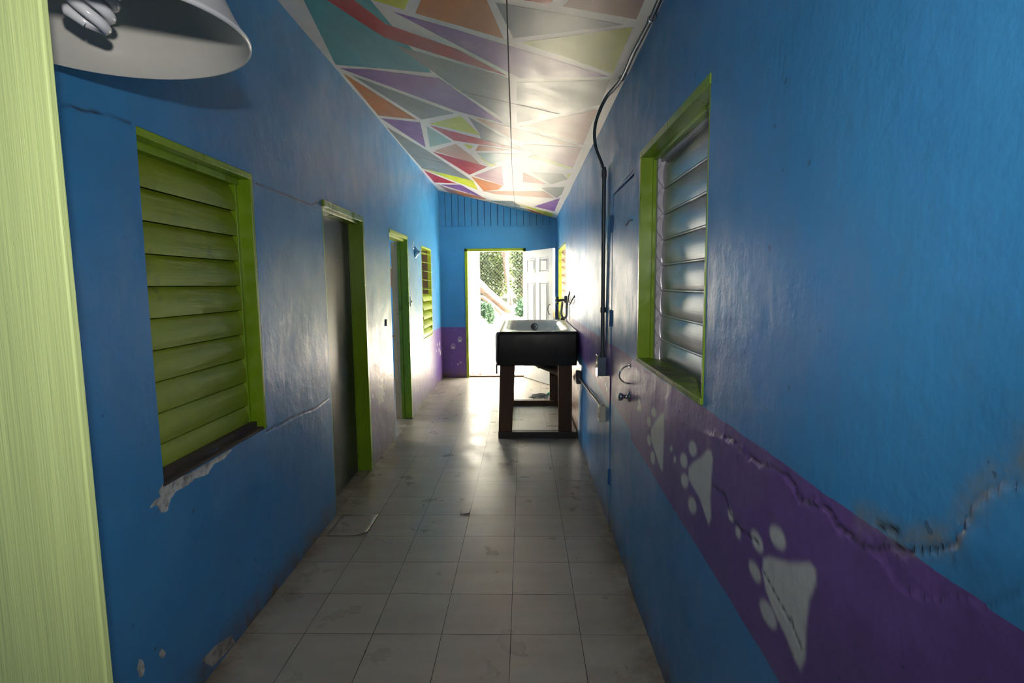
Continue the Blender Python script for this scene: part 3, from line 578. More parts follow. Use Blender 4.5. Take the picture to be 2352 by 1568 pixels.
# door_1: the first doorway, dark leaf closed at the back of a deep green frame
d1 = empty('door_1', mapL(3.85, 0, 0), kind='structure')
f = MB(); LB(f, 4.258, 4.299, .001, 2.04, -.135, .012); LB(f, 4.240, 4.258, .001, 2.02, -.135, -.095)
LB(f, 3.411, 3.43, .001, 2.04, -.135, -.003)
f.build('door_frame', m_green, d1, bevel=.002)
f = MB(); LB(f, 3.411, 4.299, 2.030, 2.074, -.135, .012); LB(f, 3.43, 4.258, 2.012, 2.030, -.135, -.02); f.build('head_trim', m_green, d1, bevel=.004)
f = MB(); LB(f, 3.431, 4.239, .006, 2.01, -.135, -.098); f.build('door_leaf', m_darkdoor, d1)
# door_2: second doorway standing open on the side room
d2 = empty('door_2', mapL(5.6, 0, 0), kind='structure')
f = MB(); LB(f, 5.992, 6.034, .001, 2.04, -.070, .012); LB(f, 5.975, 5.992, .001, 2.02, -.10, -.070)
LB(f, 5.186, 5.205, .001, 2.04, -.135, -.003)
f.build('door_frame', m_green, d2, bevel=.002)
f = MB(); LB(f, 5.186, 6.034, 2.036, 2.074, -.135, .012); LB(f, 5.205, 5.992, 2.012, 2.036, -.135, -.025); f.build('head_trim', m_slat2, d2, bevel=.004)
f = MB(); a = Vector((-1.445, 6.00, .008)); dr = Vector((-.185, .78, 0)).normalized(); nr = Vector((dr.y, -dr.x, 0))
f.obox(a, dr*.80, nr*-.036, (0, 0, 2.0)); lf = f.build('door_leaf', m_cream, d2)
f = MB(); p = a+dr*.735-nr*.036+Vector((0, 0, .88)); f.tube([p, p-nr*.028], .011); f.lathe([(.0, .0), (.022, .004), (.030, .018), (.026, .034), (.0, .042)], p-nr*.022, -nr, n=20)
k = f.build('door_knob', simple('dark_brass', (.14, .07, .04), .3, metal=.8), d2); k['label'] = 'dark round knob'
f = MB(); LB(f, 5.975, 6.03, .001, 2.03, -.135, -.101); f.build('inner_jamb', m_cream, d2)
tri = MB(); tri.prism([(-2.36, 8.695, 1.80), (-2.02, 8.695, 1.80), (-2.02, 8.695, 1.30)], (0, -.02, 0)); sh = tri.build('wall_brace', m_board)
tri2 = MB(); tri2.box(-2.38, -2.0, 8.64, 8.699, 1.80, 1.825); tri2.build('shelf_edge', m_cream, sh); tag(sh, 'brown triangular brace under a pale shelf edge in the side room', 'brace')
# window_2: small louvred window, upper slats open
w2 = empty('window_2', mapL(7.3, .8, 0), kind='structure')
f = MB(); LB(f, 6.951, 7.719, 2.012, 2.036, -.135, .004); LB(f, 7.695, 7.719, .80, 2.012, -.045, .003); LB(f, 7.703, 7.719, .82, 2.012, -.139, -.045, 1); LB(f, 6.951, 6.966, .80, 2.012, -.135, .0); LB(f, 6.951, 7.719, .801, .822, -.135, .003)
f.build('window_frame', [m_slat2, m_board], w2, bevel=.002)
slats(mapL, 6.97, 7.69, 2.010, .1185, 10, lambda i: (.120, math.radians(82 if i < 5 else (40 if i < 9 else 25)), -.030, .004 if i < 5 else .026), MB()).build('louvre_slats', m_slat2, w2)
b = MB()
for i in range(5): b.box(-1.92+i*.085, -1.84+i*.085, 8.60, 8.64, .01, 2.2)
tag(b.build('board_panel', m_board), 'upright brown boards in the side room behind the small louvred window', 'boards')

# window_3: aluminium louvred window on the right wall in a green reveal
w3 = empty('window_3', (.53, 2.0, 1.16), kind='structure')
f = MB()
RB(f, 1.571, 2.479, 2.085, 2.114, -.138, .004); RB(f, 2.452, 2.479, 1.185, 2.085, -.138, .004); RB(f, 1.571, 1.585, 1.185, 2.085, -.138, 0)
RB(f, 2.440, 2.452, 1.185, 2.085, -.138, -.050); RB(f, 1.585, 2.452, 2.070, 2.085, -.138, -.052)
f.build('window_frame', m_green, w3, bevel=.002)
f = MB(); RB(f, 1.571, 2.479, 1.166, 1.187, -.138, .006); f.build('window_sill', simple('green_dirty_sill', (.20, .33, .012), .5, var=.2, scale=6, dirt=((.085, .07, .04), 4, .50)), w3, bevel=.003)
f = MB(); RB(f, 2.410, 2.440, 1.187, 2.07, -.115, -.064); RB(f, 2.398, 2.410, 1.187, 2.07, -.110, -.082); RB(f, 1.585, 1.60, 1.187, 2.07, -.135, -.120)
RB(f, 1.60, 2.41, 2.055, 2.07, -.115, -.075); f.build('channel_frame', m_lever, w3, bevel=.0015)
PW = .1110
f = MB(); slats(mapR, 1.588, 2.396, 2.062, PW, 8, lambda i: (.130, math.radians(4), -.094, .012), f)
for i in range(8):
    z = 2.062-PW*(i+.5)-.064; d = -.088
    f.tube([mapR(1.588, z, d), mapR(2.396, z, d)], .0055, 10)
f.build('louvre_slats', m_alu, w3)
for i in range(8):
    z = 2.062-PW*(i+.5); cl = MB(); pts = []
    for k in range(9):
        t = k/8; pts.append((.53+.083-.022*math.sin(PI*t)**.7-.004*t, 2.3965, z+.048-.100*t))
    pts += [(.53+.100, 2.3965, z-.052), (.53+.100, 2.3965, z+.048)]
    cl.prism(pts, (0, .011, 0)); cl.tube([(.606, 2.3955, z+.030), (.606, 2.390, z+.030)], .005, 10)
    cl.build('blade_clip', m_lever, w3)

# window_4: bright yellow-green louvred window at the end of the right wall
w4 = empty('window_4', (.53, 7.4, 1.0), kind='structure')
f = MB(); RB(f, 6.751, 8.079, 2.025, 2.054, -.138, .003); RB(f, 8.050, 8.079, 1.0, 2.025, -.045, .004); RB(f, 8.060, 8.079, 1.0, 2.025, -.138, -.045, 1); RB(f, 6.751, 6.78, 1.0, 2.025, -.138, .0); RB(f, 6.751, 8.079, 1.001, 1.025, -.138, .003)
f.build('window_frame', [m_lime, m_tan], w4, bevel=.002)
slats(mapR, 6.785, 8.045, 2.02, .110, 9, lambda i: (.105, math.radians(-52), -.078, .006), MB()).build('louvre_slats', m_tan, w4)

# door_3: far doorway with white panelled leaf swung into the corridor
d3 = empty('door_3', (-.45, 8.68, 0), kind='structure')
f = MB(); f.box(-.947, -.905, 8.668, 8.82, .001, 2.10); f.box(-.947, .042, 8.668, 8.82, 2.062, 2.103); f.box(.0, .042, 8.668, 8.82, .001, 2.10)
f.build('door_frame', simple('lime_gloss_frame', (.34, .44, .012), .3, var=.08), d3, bevel=.002)
f = MB(); f.box(-.905, .0, 8.70, 8.80, .0, .022); f.build('threshold', m_gap, d3)
hg = Vector((-.004, 8.665, .012)); fe = Vector((.432, 7.86, .012)); dr = (fe-hg).normalized(); Wd = (fe-hg).length; nr = Vector((dr.y, -dr.x, 0))*1.0
if nr.y > 0: nr = -nr
f = MB(); f.obox(hg, dr*Wd, -nr*.038, (0, 0, 2.035))
def panel(s0, s1, z0, z1):
    def P(s, z, o): return hg+dr*s+Vector((0, 0, z))+nr*o
    r = []
    for i, o in ((0, .0005), (.012, .006), (.026, -.0), (.045, .0), (.058, .006)):
        r.append([P(s0+i, z0+i, o), P(s1-i, z0+i, o), P(s1-i, z1-i, o), P(s0+i, z1-i, o)])
    f.loft(r, 0, False, smooth=False); f.add(r[-1], [(0, 1, 2, 3)])
for s0, s1 in ((.13, .40), (.52, .79)):
    s1 = min(s1, Wd-.11)
    panel(s0, s1, 1.68, 1.92); panel(s0, s1, .92, 1.56); panel(s0, s1, .22, .80)
lf = f.build('door_leaf', m_white, d3)
f = MB(); pc = hg+dr*(Wd-.075)+Vector((0, 0, 1.14))
f.tube([pc+Vector((0, 0, -.075))+nr*.0, pc+Vector((0, 0, -.060))+nr*.03, pc+nr*.045, pc+Vector((0, 0, .060))+nr*.03, pc+Vector((0, 0, .075))], .006, 8)
f.build('door_handle', m_black, d3)
f = MB(); q = hg+dr*(Wd)+Vector((0, 0, 1.03)); f.obox(q-nr*.028, dr*.003, nr*.020, (0, 0, .12)); f.build('lock_plate', simple('worn_brass', (.35, .22, .08), .35, metal=.8), d3)

# door_4: flush blue closet door painted over like the wall
d4 = empty('door_4', (.53, 2.9, 0), kind='structure')
f = MB(); RB(f, 2.612, 3.222, .012, 2.040, -.045, -.002); f.build('door_leaf', m_bluedoor, d4, bevel=.003)
f = MB(); RB(f, 3.225, 3.2349, .001, 2.064, -.13, 0); RB(f, 2.6001, 2.609, .001, 2.064, -.13, 0); RB(f, 2.609, 3.225, 2.050, 2.0649, -.13, 0); RB(f, 2.609, 3.225, .001, 2.05, -.13, -.06); f.build('door_frame', m_bluedoor, d4)
for z in (1.83, 1.27, .28):
    f = MB(); RB(f, 3.205, 3.245, z, z+.10, -.001, .004); f.tube([mapR(3.226, z, .006), mapR(3.226, z+.10, .006)], .006, 8); f.build('hinge', m_hinge, d4)
f = MB(); f.lathe([(.001, 0), (.026, 0), (.026, .004), (.012, .007), (.009, .030), (.016, .034), (.021, .042), (.019, .052), (.001, .056)], (.531, 2.655, .960), (-1, 0, 0), 24); f.build('door_knob', m_steel, d4)
f = MB(); pts = [(.531, 2.64, 1.118)]+[(.528-.052*math.sin(PI*t/8), 2.64+.006*math.cos(t), 1.075+.045*math.cos(PI*t/8)) for t in range(0, 9)]+[(.531, 2.645, 1.028)]
f.tube(pts, .0042, 8); f.tube([(.531, 2.64, 1.120), (.524, 2.64, 1.120)], .010, 8); f.build('pull_handle', m_steel, d4)
f = MB(); f.tube([(.531, 2.605, 1.835), (.512, 2.62, 1.828), (.505, 2.66, 1.812)], .004, 8); RB(f, 2.60, 2.63, 1.82, 1.85, 0, .004); f.build('slide_bolt', m_steel, d4)

# ------------------------------------------------------------------ conduit, cable, boxes
k = MB(); k.tube([(.512, 3.455, 1.06), (.512, 3.455, 2.255)], .0125, 14)
cd = k.build('conduit_pipe', m_pipe)
for z, l in ((1.36, .035), (2.215, .045), (1.065, .02)):
    q = MB(); q.tube([(.512, 3.455, z-l/2), (.512, 3.455, z+l/2)], .0165, 14); q.build('coupling', m_pipe, cd)
tag(cd, 'grey vertical conduit pipe on the right wall running down to the switch box', 'pipe')
def cat(P, n=6):
    P = [Vector(p) for p in P]; out = []
    for i in range(len(P)-1):
        a, b, c_, d = P[max(i-1, 0)], P[i], P[i+1], P[min(i+2, len(P)-1)]
        for t in range(n):
            t /= n; out.append(.5*((2*b)+(c_-a)*t+(2*a-5*b+4*c_-d)*t*t+(-a+3*b-3*c_+d)*t**3))
    return out+[P[-1]]
path = cat([(.497, 1.2, 2.555), (.497, 1.7, 2.553), (.500, 2.05, 2.550), (.503, 2.2, 2.550), (.496, 2.5, 2.548), (.497, 2.8, 2.546), (.462, 3.06, 2.545), (.437, 3.2, 2.495), (.430, 3.29, 2.44), (.445, 3.36, 2.36), (.492, 3.43, 2.28), (.512, 3.455, 2.235)], 40)
k = MB(); k.tube(path, [.0085+(.0012 if i % 2 else 0) for i in range(len(path))], 10); cb = k.build('flexible_cable', m_pipe)
for y, x in ((2.2, .503), (2.8, .497)):
    q = MB(); q.tube([(x+.026, y, cz(x+.026)-.003), (x+.012, y, 2.541), (x, y, 2.536), (x-.012, y, 2.545), (x-.012, y, 2.556), (x, y, 2.565)], .003, 6); q.box(x+.012, x+.026, y-.010, y+.010, cz(x+.02)-.006, cz(x+.02)-.003); q.build('cable_strap', m_steel, cb)
tag(cb, 'dark ribbed flexible cable sagging along the ceiling edge above the right wall', 'cable')
k = MB(); RB(k, 3.40, 3.475, .935, 1.058, .0005, .052); sb = k.build('switch_box', m_box, bevel=.003)
q = MB(); RB(q, 3.392, 3.483, .925, 1.068, .052, .057); q.build('cover_plate', m_plate, sb, bevel=.002)
q = MB(); RB(q, 3.432, 3.446, .985, 1.010, .057, .068); q.build('switch_toggle', m_ivory, sb)
tag(sb, 'grey metal switch box at the bottom of the vertical conduit', 'switch')
k = MB(); RB(k, 3.40, 3.47, .635, .735, .0005, .038); ob = k.build('outlet_box', m_ivory, bevel=.003)
q = MB(); RB(q, 3.395, 3.475, .630, .740, .038, .043); pl = q.build('cover_plate', m_ivory, ob, bevel=.002)
for z in (.655, .695):
    q = MB(); RB(q, 3.42, 3.45, z, z+.024, .043, .0455); sk = q.build('socket', m_ivory, ob)
tag(ob, 'small ivory outlet box low on the right wall at the end of a sloping pipe', 'outlet')
k = MB(); k.tube([(.512, 3.47, .715), (.512, 4.90, .655)], .0085, 12); pp = k.build('outlet_pipe', m_rawpipe); tag(pp, 'thin beige pipe running along the right wall from the outlet box towards the tub', 'pipe')
k = MB(); RB(k, 4.90, 4.99, .600, .715, .0005, .040); tag(k.build('junction_box', simple('dull_grey_metal', (.12, .11, .10), .5), bevel=.003), 'small dull junction box on the right wall just in front of the tub', 'box')

# hooks, switch plates and caps on the left wall
k = MB(); k.tube([mapL(6.42, 2.045, 0), mapL(6.36, 2.047, .012), mapL(6.23, 2.035, .030), mapL(6.17, 1.99, .036), mapL(6.20, 1.955, .034), mapL(6.28, 1.950, .032)], .0035, 8); tag(k.build('wire_hook', m_steel), 'thin wire hook on the left wall right beside the second doorway', 'hook')
k = MB(); k.lathe([(.001, 0), (.074, 0), (.070, .006), (.030, .030), (.014, .055), (.001, .060)], mapL(6.52, 1.925, .003), LN, 24); tag(k.build('cone_cap', m_bluecap), 'blue painted cone-shaped cap high on the left wall just before the small louvred window', 'wall cap')
k = MB(); LB(k, 6.11, 6.19, 1.285, 1.40, .003, .009); sp = k.build('switch_plate', simple('pale_blue_plate', (.35, .50, .60), .3), bevel=.002)
q = MB(); LB(q, 6.145, 6.155, 1.33, 1.352, .009, .018); q.build('switch_toggle', m_black, sp); tag(sp, 'pale switch plate between the second doorway and the small louvred window', 'switch')
k = MB(); LB(k, 4.93, 4.975, 1.15, 1.215, .003, .012); tag(k.build('latch_plate', m_black, bevel=.002), 'small black latch plate on the left wall between the two doorways', 'latch')

# ------------------------------------------------------------------ tub on its timber stand
def rrect(x0, x1, y0, y1, r, z, n=8, ex=None):
    pts = []; rs = r if isinstance(r, tuple) else (r,)*4
    for (cx, cy, a0), rr in zip(((x1, y1, 0), (x0, y1, 90), (x0, y0, 180), (x1, y0, 270)), rs):
        sx = -1 if cx == x1 else 1; sy = -1 if cy == y1 else 1
        ox, oy = cx+sx*rr, cy+sy*rr
        for i in range(n+1):
            a = math.radians(a0+90*i/n); pts.append(Vector((ox+rr*math.cos(a), oy+rr*math.sin(a), z)))
    return pts
tub = empty('wash_tub', (.12, 5.9, .745), 'deep tub with black sides and white enamel basin standing on the wooden stand', 'tub')
X0, X1, Y0, Y1 = -.277, .515, 5.08, 6.80
k = MB(); rg = [rrect(X0+.012, X1-.004, Y0+.01, Y1-.01, (.02, .03, .035, .02), .745), rrect(X0, X1, Y0, Y1, (.02, .04, .045, .02), .80), rrect(X0, X1, Y0, Y1, (.02, .04, .05, .02), 1.035),
    rrect(X0+.006, X1, Y0+.004, Y1, (.02, .04, .05, .02), 1.055), rrect(X0+.022, X1, Y0+.012, Y1-.004, (.02, .05, .05, .02), 1.070), rrect(X0+.045, X1-.004, Y0+.022, Y1-.01, (.02, .05, .05, .02), 1.074)]
k.loft(rg, 0, False); k.add(rg[0], [tuple(range(len(rg[0])))[::-1]])
k.box(X0+.004, X0+.020, Y0+.012, Y0+.05, .665, .76)
k.build('tub_shell', m_iron, tub)
k = MB()
I = [rrect(X0+.043, X1-.003, Y0+.021, Y1-.009, (.02, .05, .05, .02), 1.0745), rrect(X0+.105, X1-.060, Y0+.060, Y1-.075, (.30, .09, .30, .26), 1.079), rrect(X0+.122, X1-.080, Y0+.080, Y1-.095, (.30, .09, .30, .26), 1.070),
     rrect(X0+.140, X1-.110, Y0+.115, Y1-.115, (.28, .09, .28, .25), 1.01), rrect(X0+.155, X1-.155, Y0+.19, Y1-.155, (.22, .12, .18, .22), .86), rrect(X0+.23, X1-.23, Y0+.30, Y1-.24, (.14, .10, .14, .14), .80)]
k.loft(I, 0, False); k.add(I[-1], [tuple(range(len(I[-1])))])
k.build('basin', m_enamel, tub)
k = MB(); dc = Vector((.135, Y1-.116, .995)); ax = Vector((0, -1, .28)).normalized()
k.lathe([(.046, -.012), (.046, .004), (.036, .010), (.030, .004), (.018, .003), (.014, .010), (.001, .011)], dc, ax, 28); k.build('overflow_drain', simple('tarnished_chrome', (.16, .15, .14), .3, metal=.7, var=.2), tub)
st = empty('tub_stand', (.12, 5.9, 0), 'dark rough timber stand with four posts and floor rails under the tub', 'stand')
for (a, b_, y0, y1) in ((-.258, -.102, 5.18, 5.235), (.337, .472, 5.18, 5.235), (-.285+.06, -.13, 6.62, 6.68), (.322, .46, 6.62, 6.68)):
    q = MB(); dx = .022 if (a < 0 and y0 < 6) else 0
    vs = [(a-dx*0, y0, .066), (b_-dx, y0, .066), (b_-dx, y1, .066), (a, y1, .066), (a+dx, y0, .744), (b_+dx*.6, y0, .744), (b_+dx*.6, y1, .744), (a+dx, y1, .744)]
    q.add(vs, [(3, 2, 1, 0), (4, 5, 6, 7), (0, 1, 5, 4), (1, 2, 6, 5), (2, 3, 7, 6), (3, 0, 4, 7)]); q.build('post', m_wood, st, bevel=.004)
q = MB(); q.box(-.262, .520, 5.17, 5.26, 0, .065); q.build('floor_rail', m_wood2, st, bevel=.004)
q = MB(); q.box(-.225, .50, 6.61, 6.69, 0, .065); q.build('floor_rail', m_wood, st, bevel=.004)
q = MB(); q.box(.475, .520, 5.27, 6.60, .0, .06); q.build('side_rail', m_wood, st, bevel=.004)
q = MB(); q.tube(cat([(.10, 6.0, .74), (.115, 5.99, .68), (.17, 5.95, .625), (.30, 5.88, .580), (.42, 5.8, .535), (.49, 5.75, .51)]), .034, 14); q.tube([(.155, 5.962, .636), (.185, 5.94, .618)], .042, 14)
dp = q.build('drain_pipe', simple('dirty_drain_pipe', (.22, .17, .13), .4, var=.2, scale=12), tub)
# faucet with hose, and chain hook above the tub
k = MB(); k.tube([(.528, 6.38, 1.335), (.45, 6.38, 1.335), (.405, 6.38, 1.325)], .016, 12); k.tube([(.505, 6.38, 1.30), (.505, 6.38, 1.385)], .020, 12); fa = k.build('faucet', simple('old_brass_grey', (.14, .15, .13), .35, metal=.6, var=.2, scale=20))
q = MB(); q.tube([(.41, 6.38, 1.375), (.41, 6.38, 1.285)], .010, 8); q.tube([(.395, 6.34, 1.362), (.395, 6.42, 1.362)], .012, 8); q.tube([(.395, 6.34, 1.300), (.395, 6.42, 1.300)], .012, 8); q.build('tap_handle', m_black, fa)
tag(fa, 'tarnished wall faucet with a cross handle above the back of the tub', 'faucet')
k = MB(); k.tube(cat([(.462, 6.34, 1.318), (.455, 6.34, 1.26), (.450, 6.34, 1.18), (.462, 6.33, 1.135), (.485, 6.32, 1.128), (.505, 6.30, 1.15), (.510, 6.30, 1.24), (.512, 6.30, 1.34)]), .014, 12); tag(k.build('hose_loop', m_hose), 'short grey hose hanging in a loop from the wall faucet', 'hose')
k = MB(); k.tube(cat([(.524, 6.08, 1.43), (.505, 6.03, 1.37), (.500, 5.90, 1.32), (.500, 5.78, 1.31), (.505, 5.62, 1.35), (.524, 5.54, 1.395)]), .008, 8)
k.lathe([(.001, 0), (.016, 0), (.014, .008), (.001, .010)], (.529, 6.09, 1.432), (-1, 0, 0), 12); k.lathe([(.001, 0), (.016, 0), (.014, .008), (.001, .010)], (.529, 5.53, 1.397), (-1, 0, 0), 12)
tag(k.build('chain_hook', m_black), 'dark slack chain hung between two wall screws above the tub', 'chain')
k = MB(); k.box(.462, .516, 6.66, 6.74, 1.0790, 1.100); tag(k.build('soap_block', simple('dark_brown_soap', (.05, .03, .02), .5), bevel=.006), 'small dark brown block on the back corner of the tub rim', 'block')

# mop head on the floor behind the stand
mp_ = empty('mop_head', (.33, 7.02, 0), 'grey string mop head with a bright green collar on the floor behind the tub', 'mop')
k = MB()
for i in range(90):
    a = rng.uniform(PI*.75, PI*1.5); L = rng.uniform(.08, .20); z0 = rng.uniform(.01, .05); b0 = Vector((.33, 7.03, .05)); e = b0+Vector((math.cos(a)*L*1.4, math.sin(a)*L*.9, -.042+z0*.5))
    mid = (b0+e)/2+Vector((rng.normal()*.012, rng.normal()*.012, rng.uniform(.0, .03)))
    k.tube([b0, mid, e], [.004, .004, .003], 5)
k.build('mop_strings', m_bristle, mp_)
k = MB(); k.lathe([(.001, 0), (.052, 0), (.046, .03), (.022, .055), (.018, .10), (.001, .10)], (.345, 7.05, .03), (.2, .3, 1), 20); k.build('collar', m_gplastic, mp_)

# lifted vinyl tiles
def curled(name, x0, x1, y0, y1, corner, hh, label, rr=.10):
    n = 10; vs = []; k = MB()
    for i in range(n+1):
        for j in range(n+1):
            x = x0+(x1-x0)*i/n; y = y0+(y1-y0)*j/n; d = math.hypot((x-corner[0]), (y-corner[1])); r = rr
            z = .0030+hh*max(0, 1-d/r)**2; vs.append((x, y, z))
    fs = [(i*(n+1)+j, (i+1)*(n+1)+j, (i+1)*(n+1)+j+1, i*(n+1)+j+1) for i in range(n) for j in range(n)]
    k.add(vs, fs, 0, True); o = k.build(name, [m_floor, m_gap]); so = o.modifiers.new('thickness', 'SOLIDIFY'); so.thickness = .0022; so.material_offset_rim = 1; so.offset = -1  # dark rim colour stands in for the shadow under the lifted edge
    return tag(o, label, 'floor tile')
s = .305
curled('loose_floor_tile', -.9808-.245, -.9808-.002, 3.1015+.002, 3.4065-.002, (-.983, 3.103), .022, 'loose floor tile with a curled corner by the left wall in front of the first doorway')
curled('loose_floor_tile', -.3708-.062, -.3708-.002, 3.4065+.002, 3.4065+.062, (-.373, 3.408), .012, 'floor tile with a slightly raised near corner in the middle of the corridor', .05)
k = MB(); k.box(.242, .525, 5.63, 6.13, .0005, .006); tag(k.build('loose_floor_tile', m_floor), 'loose tile lying on the floor beneath the tub between the stand posts', 'floor tile')

# ------------------------------------------------------------------ near post and hanging lamp
k = MB(); k.box(-1.17, -.781, .900, .918, 0, 2.90); po = k.build('door_post', m_post, bevel=.004)
po.modifiers['bevel'].segments = 4
tag(po, 'light green wood-grained post close to the camera at the left edge', 'post')
k = MB(); k.box(-1.24, -.86, .919, .950, 0, 2.90); tag(k.build('wall_stub', MW_P), kind='structure')
LC = Vector((-.925, 1.25, 2.096)); lx = Vector((-.040, -.036, 1)).normalized()
la = empty('pendant_lamp', LC, 'large white bell-shaped lamp shade hanging at the upper left beside the green post', 'lamp')
Rr = .283
prof_in = [(Rr-.004, 0), (Rr-.014, .012), (Rr-.030, .05), (Rr-.055, .11), (Rr-.095, .165), (Rr-.16, .205), (.06, .222), (.001, .224)]
prof_out = [(Rr-.004, 0), (Rr+.002, .001), (Rr+.003, .007), (Rr-.004, .014), (Rr-.024, .052), (Rr-.048, .114), (Rr-.088, .171), (Rr-.152, .213), (.062, .232), (.045, .26), (.045, .31), (.001, .312)]
k = MB(); k.lathe(prof_in, LC, lx, 72); k.build('shade_inside', m_shade, la)
k = MB(); k.lathe(prof_out, LC, lx, 72); k.build('lamp_shade', m_shade_out, la)
k = MB(); base = LC+lx*.222; k.lathe([(.001, 0), (.030, 0), (.030, -.075), (.022, -.085), (.001, -.085)], base, lx, 24); k.build('lamp_socket', m_white, la)
k = MB(); b0 = base-lx*.090; bx_ = (lx+Vector((.55, 0, 0))).normalized(); A = bx_.orthogonal().normalized(); Bv = bx_.cross(A)
for ph in (0, PI):
    pts = [b0-bx_*(-.006+.115*t/60)+(A*math.cos(ph+t*2*PI*2.0/60)+Bv*math.sin(ph+t*2*PI*2.0/60))*(.036) for t in range(61)]
    pts.append(b0-bx_*.114)
    k.tube(pts, .012, 10)
k.build('spiral_bulb', m_bulb, la)
k = MB(); tp = LC+lx*.31; k.tube([tp, (tp.x, tp.y, cz(tp.x)-.001)], .006, 10); k.lathe([(.001, 0), (.05, 0), (.05, .02), (.001, .021)], (tp.x, tp.y, cz(tp.x)-.028), (0, 0, 1), 24); k.build('hanging_rod', m_black, la)

# ------------------------------------------------------------------ outdoors
def gz(x, y): return -.04+max(0, y-9.15)*.222+max(0, y-15.5)*.75+ .02*math.sin(x*3+y*2)+.015*math.sin(y*7-x*2)
k = MB(); xs = [-14+i*.5 for i in range(65)]; ys = [8.82+j*.35 for j in range(60)]
vs = [(x, y, gz(x, y)-(.02 if y < 9 else 0)) for x in xs for y in ys]; n = len(ys)
k.add(vs, [(i*n+j, (i+1)*n+j, (i+1)*n+j+1, i*n+j+1) for i in range(len(xs)-1) for j in range(n-1)], 0, True)
k.add([(.67, -4, -.05), (18, -4, -.05), (18, 8.82, -.05), (.67, 8.82, -.05)], [(0, 1, 2, 3)]); tag(k.build('ground', m_ground), kind='structure')
# whitewashed slat wall on the left outside the door
fe_ = empty('slat_fence', (-.96, 10.2, 0), 'tall whitewashed slat fence just outside the far doorway on the left', 'fence')
k = MB(); y = 8.88; i = 0
while y < 11.60:
    w_ = .095+.02*rng.random(); k.box(-.975+.006*(i % 2), -.952+.006*(i % 2), y, y+w_-.016, gz(-.96, y)-.02, 2.62+.03*rng.random()); y += w_; i += 1
k.build('slats', m_fence, fe_)
k = MB(); k.box(-.990, -.9765, 8.88, 11.58, .1, 2.6); k.build('gap_shade_backing', m_gap, fe_)  # dark sheet added behind the slats to put shade in their gaps
k = MB()
for z in (.55, 1.5, 2.4): k.box(-1.03, -.991, 8.88, 11.6, z, z+.07)
k.build('rails', m_gap, fe_)
# chain-link fence
cf = empty('chain_link_fence', (0, 13.2, .9), 'wire chain-link fence with white posts across the yard', 'fence')
k = MB(); zb, zt_ = .80, 2.75; hgt = zt_-zb; pitch = .085; x = -3.2
while x < 2.6:
    for sx in (1, -1):
        k.tube([(x, 13.2, zb), (x+sx*hgt, 13.2, zt_)], .0022, 3, cap=False)
    x += pitch
k.build('wire_mesh', m_galv, cf)
for px in (-2.6, -.37, 1.9):
    q = MB(); q.tube([(px, 13.16, gz(px, 13.16)-.1), (px, 13.16, 2.8)], .024, 12); q.build('fence_post', m_galvpost, cf)
q = MB(); q.tube([(-3.2, 13.16, 2.76), (2.8, 13.16, 2.76)], .022, 10); q.build('top_rail', m_galvpost, cf)
# fallen trunk
k = MB(); k.tube(cat([(-1.9, 12.75, 2.25), (-1.2, 12.7, 1.66), (-.85, 12.65, 1.33), (-.5, 12.6, 1.03), (-.3, 12.58, .90)]), [.13, .13, .13, .13, .13, .12, .12, .12, .12, .12, .12, .11, .11, .11, .11, .11, .11, .10, .10, .10, .10, .10, .09, .08, .06], 12)
tag(k.build('fallen_trunk', m_trunk), 'pale fallen tree trunk slanting down in front of the wire fence', 'trunk')
k = MB(); k.tube(cat([(-1.5, 12.5, 1.28), (-1.05, 12.48, 1.25), (-.85, 12.47, 1.15), (-.62, 12.46, .96), (-.5, 12.45, .83)]), [.045]*25, 8); tag(k.build('broken_branch', m_trunk), 'thin broken branch lying below the fallen trunk', 'branch')
k = MB(); k.tube(cat([(-.30, 13.45, 1.0), (-.42, 13.45, 1.7), (-.46, 13.45, 2.15), (-.40, 13.45, 2.5)]), .045, 8); k.tube(cat([(-.46, 13.45, 2.1), (-.6, 13.45, 2.5), (-.9, 13.45, 2.9)]), .03, 8); tag(k.build('bare_stem', m_trunk), 'orange-brown bare stem rising behind the white fence post', 'stem')
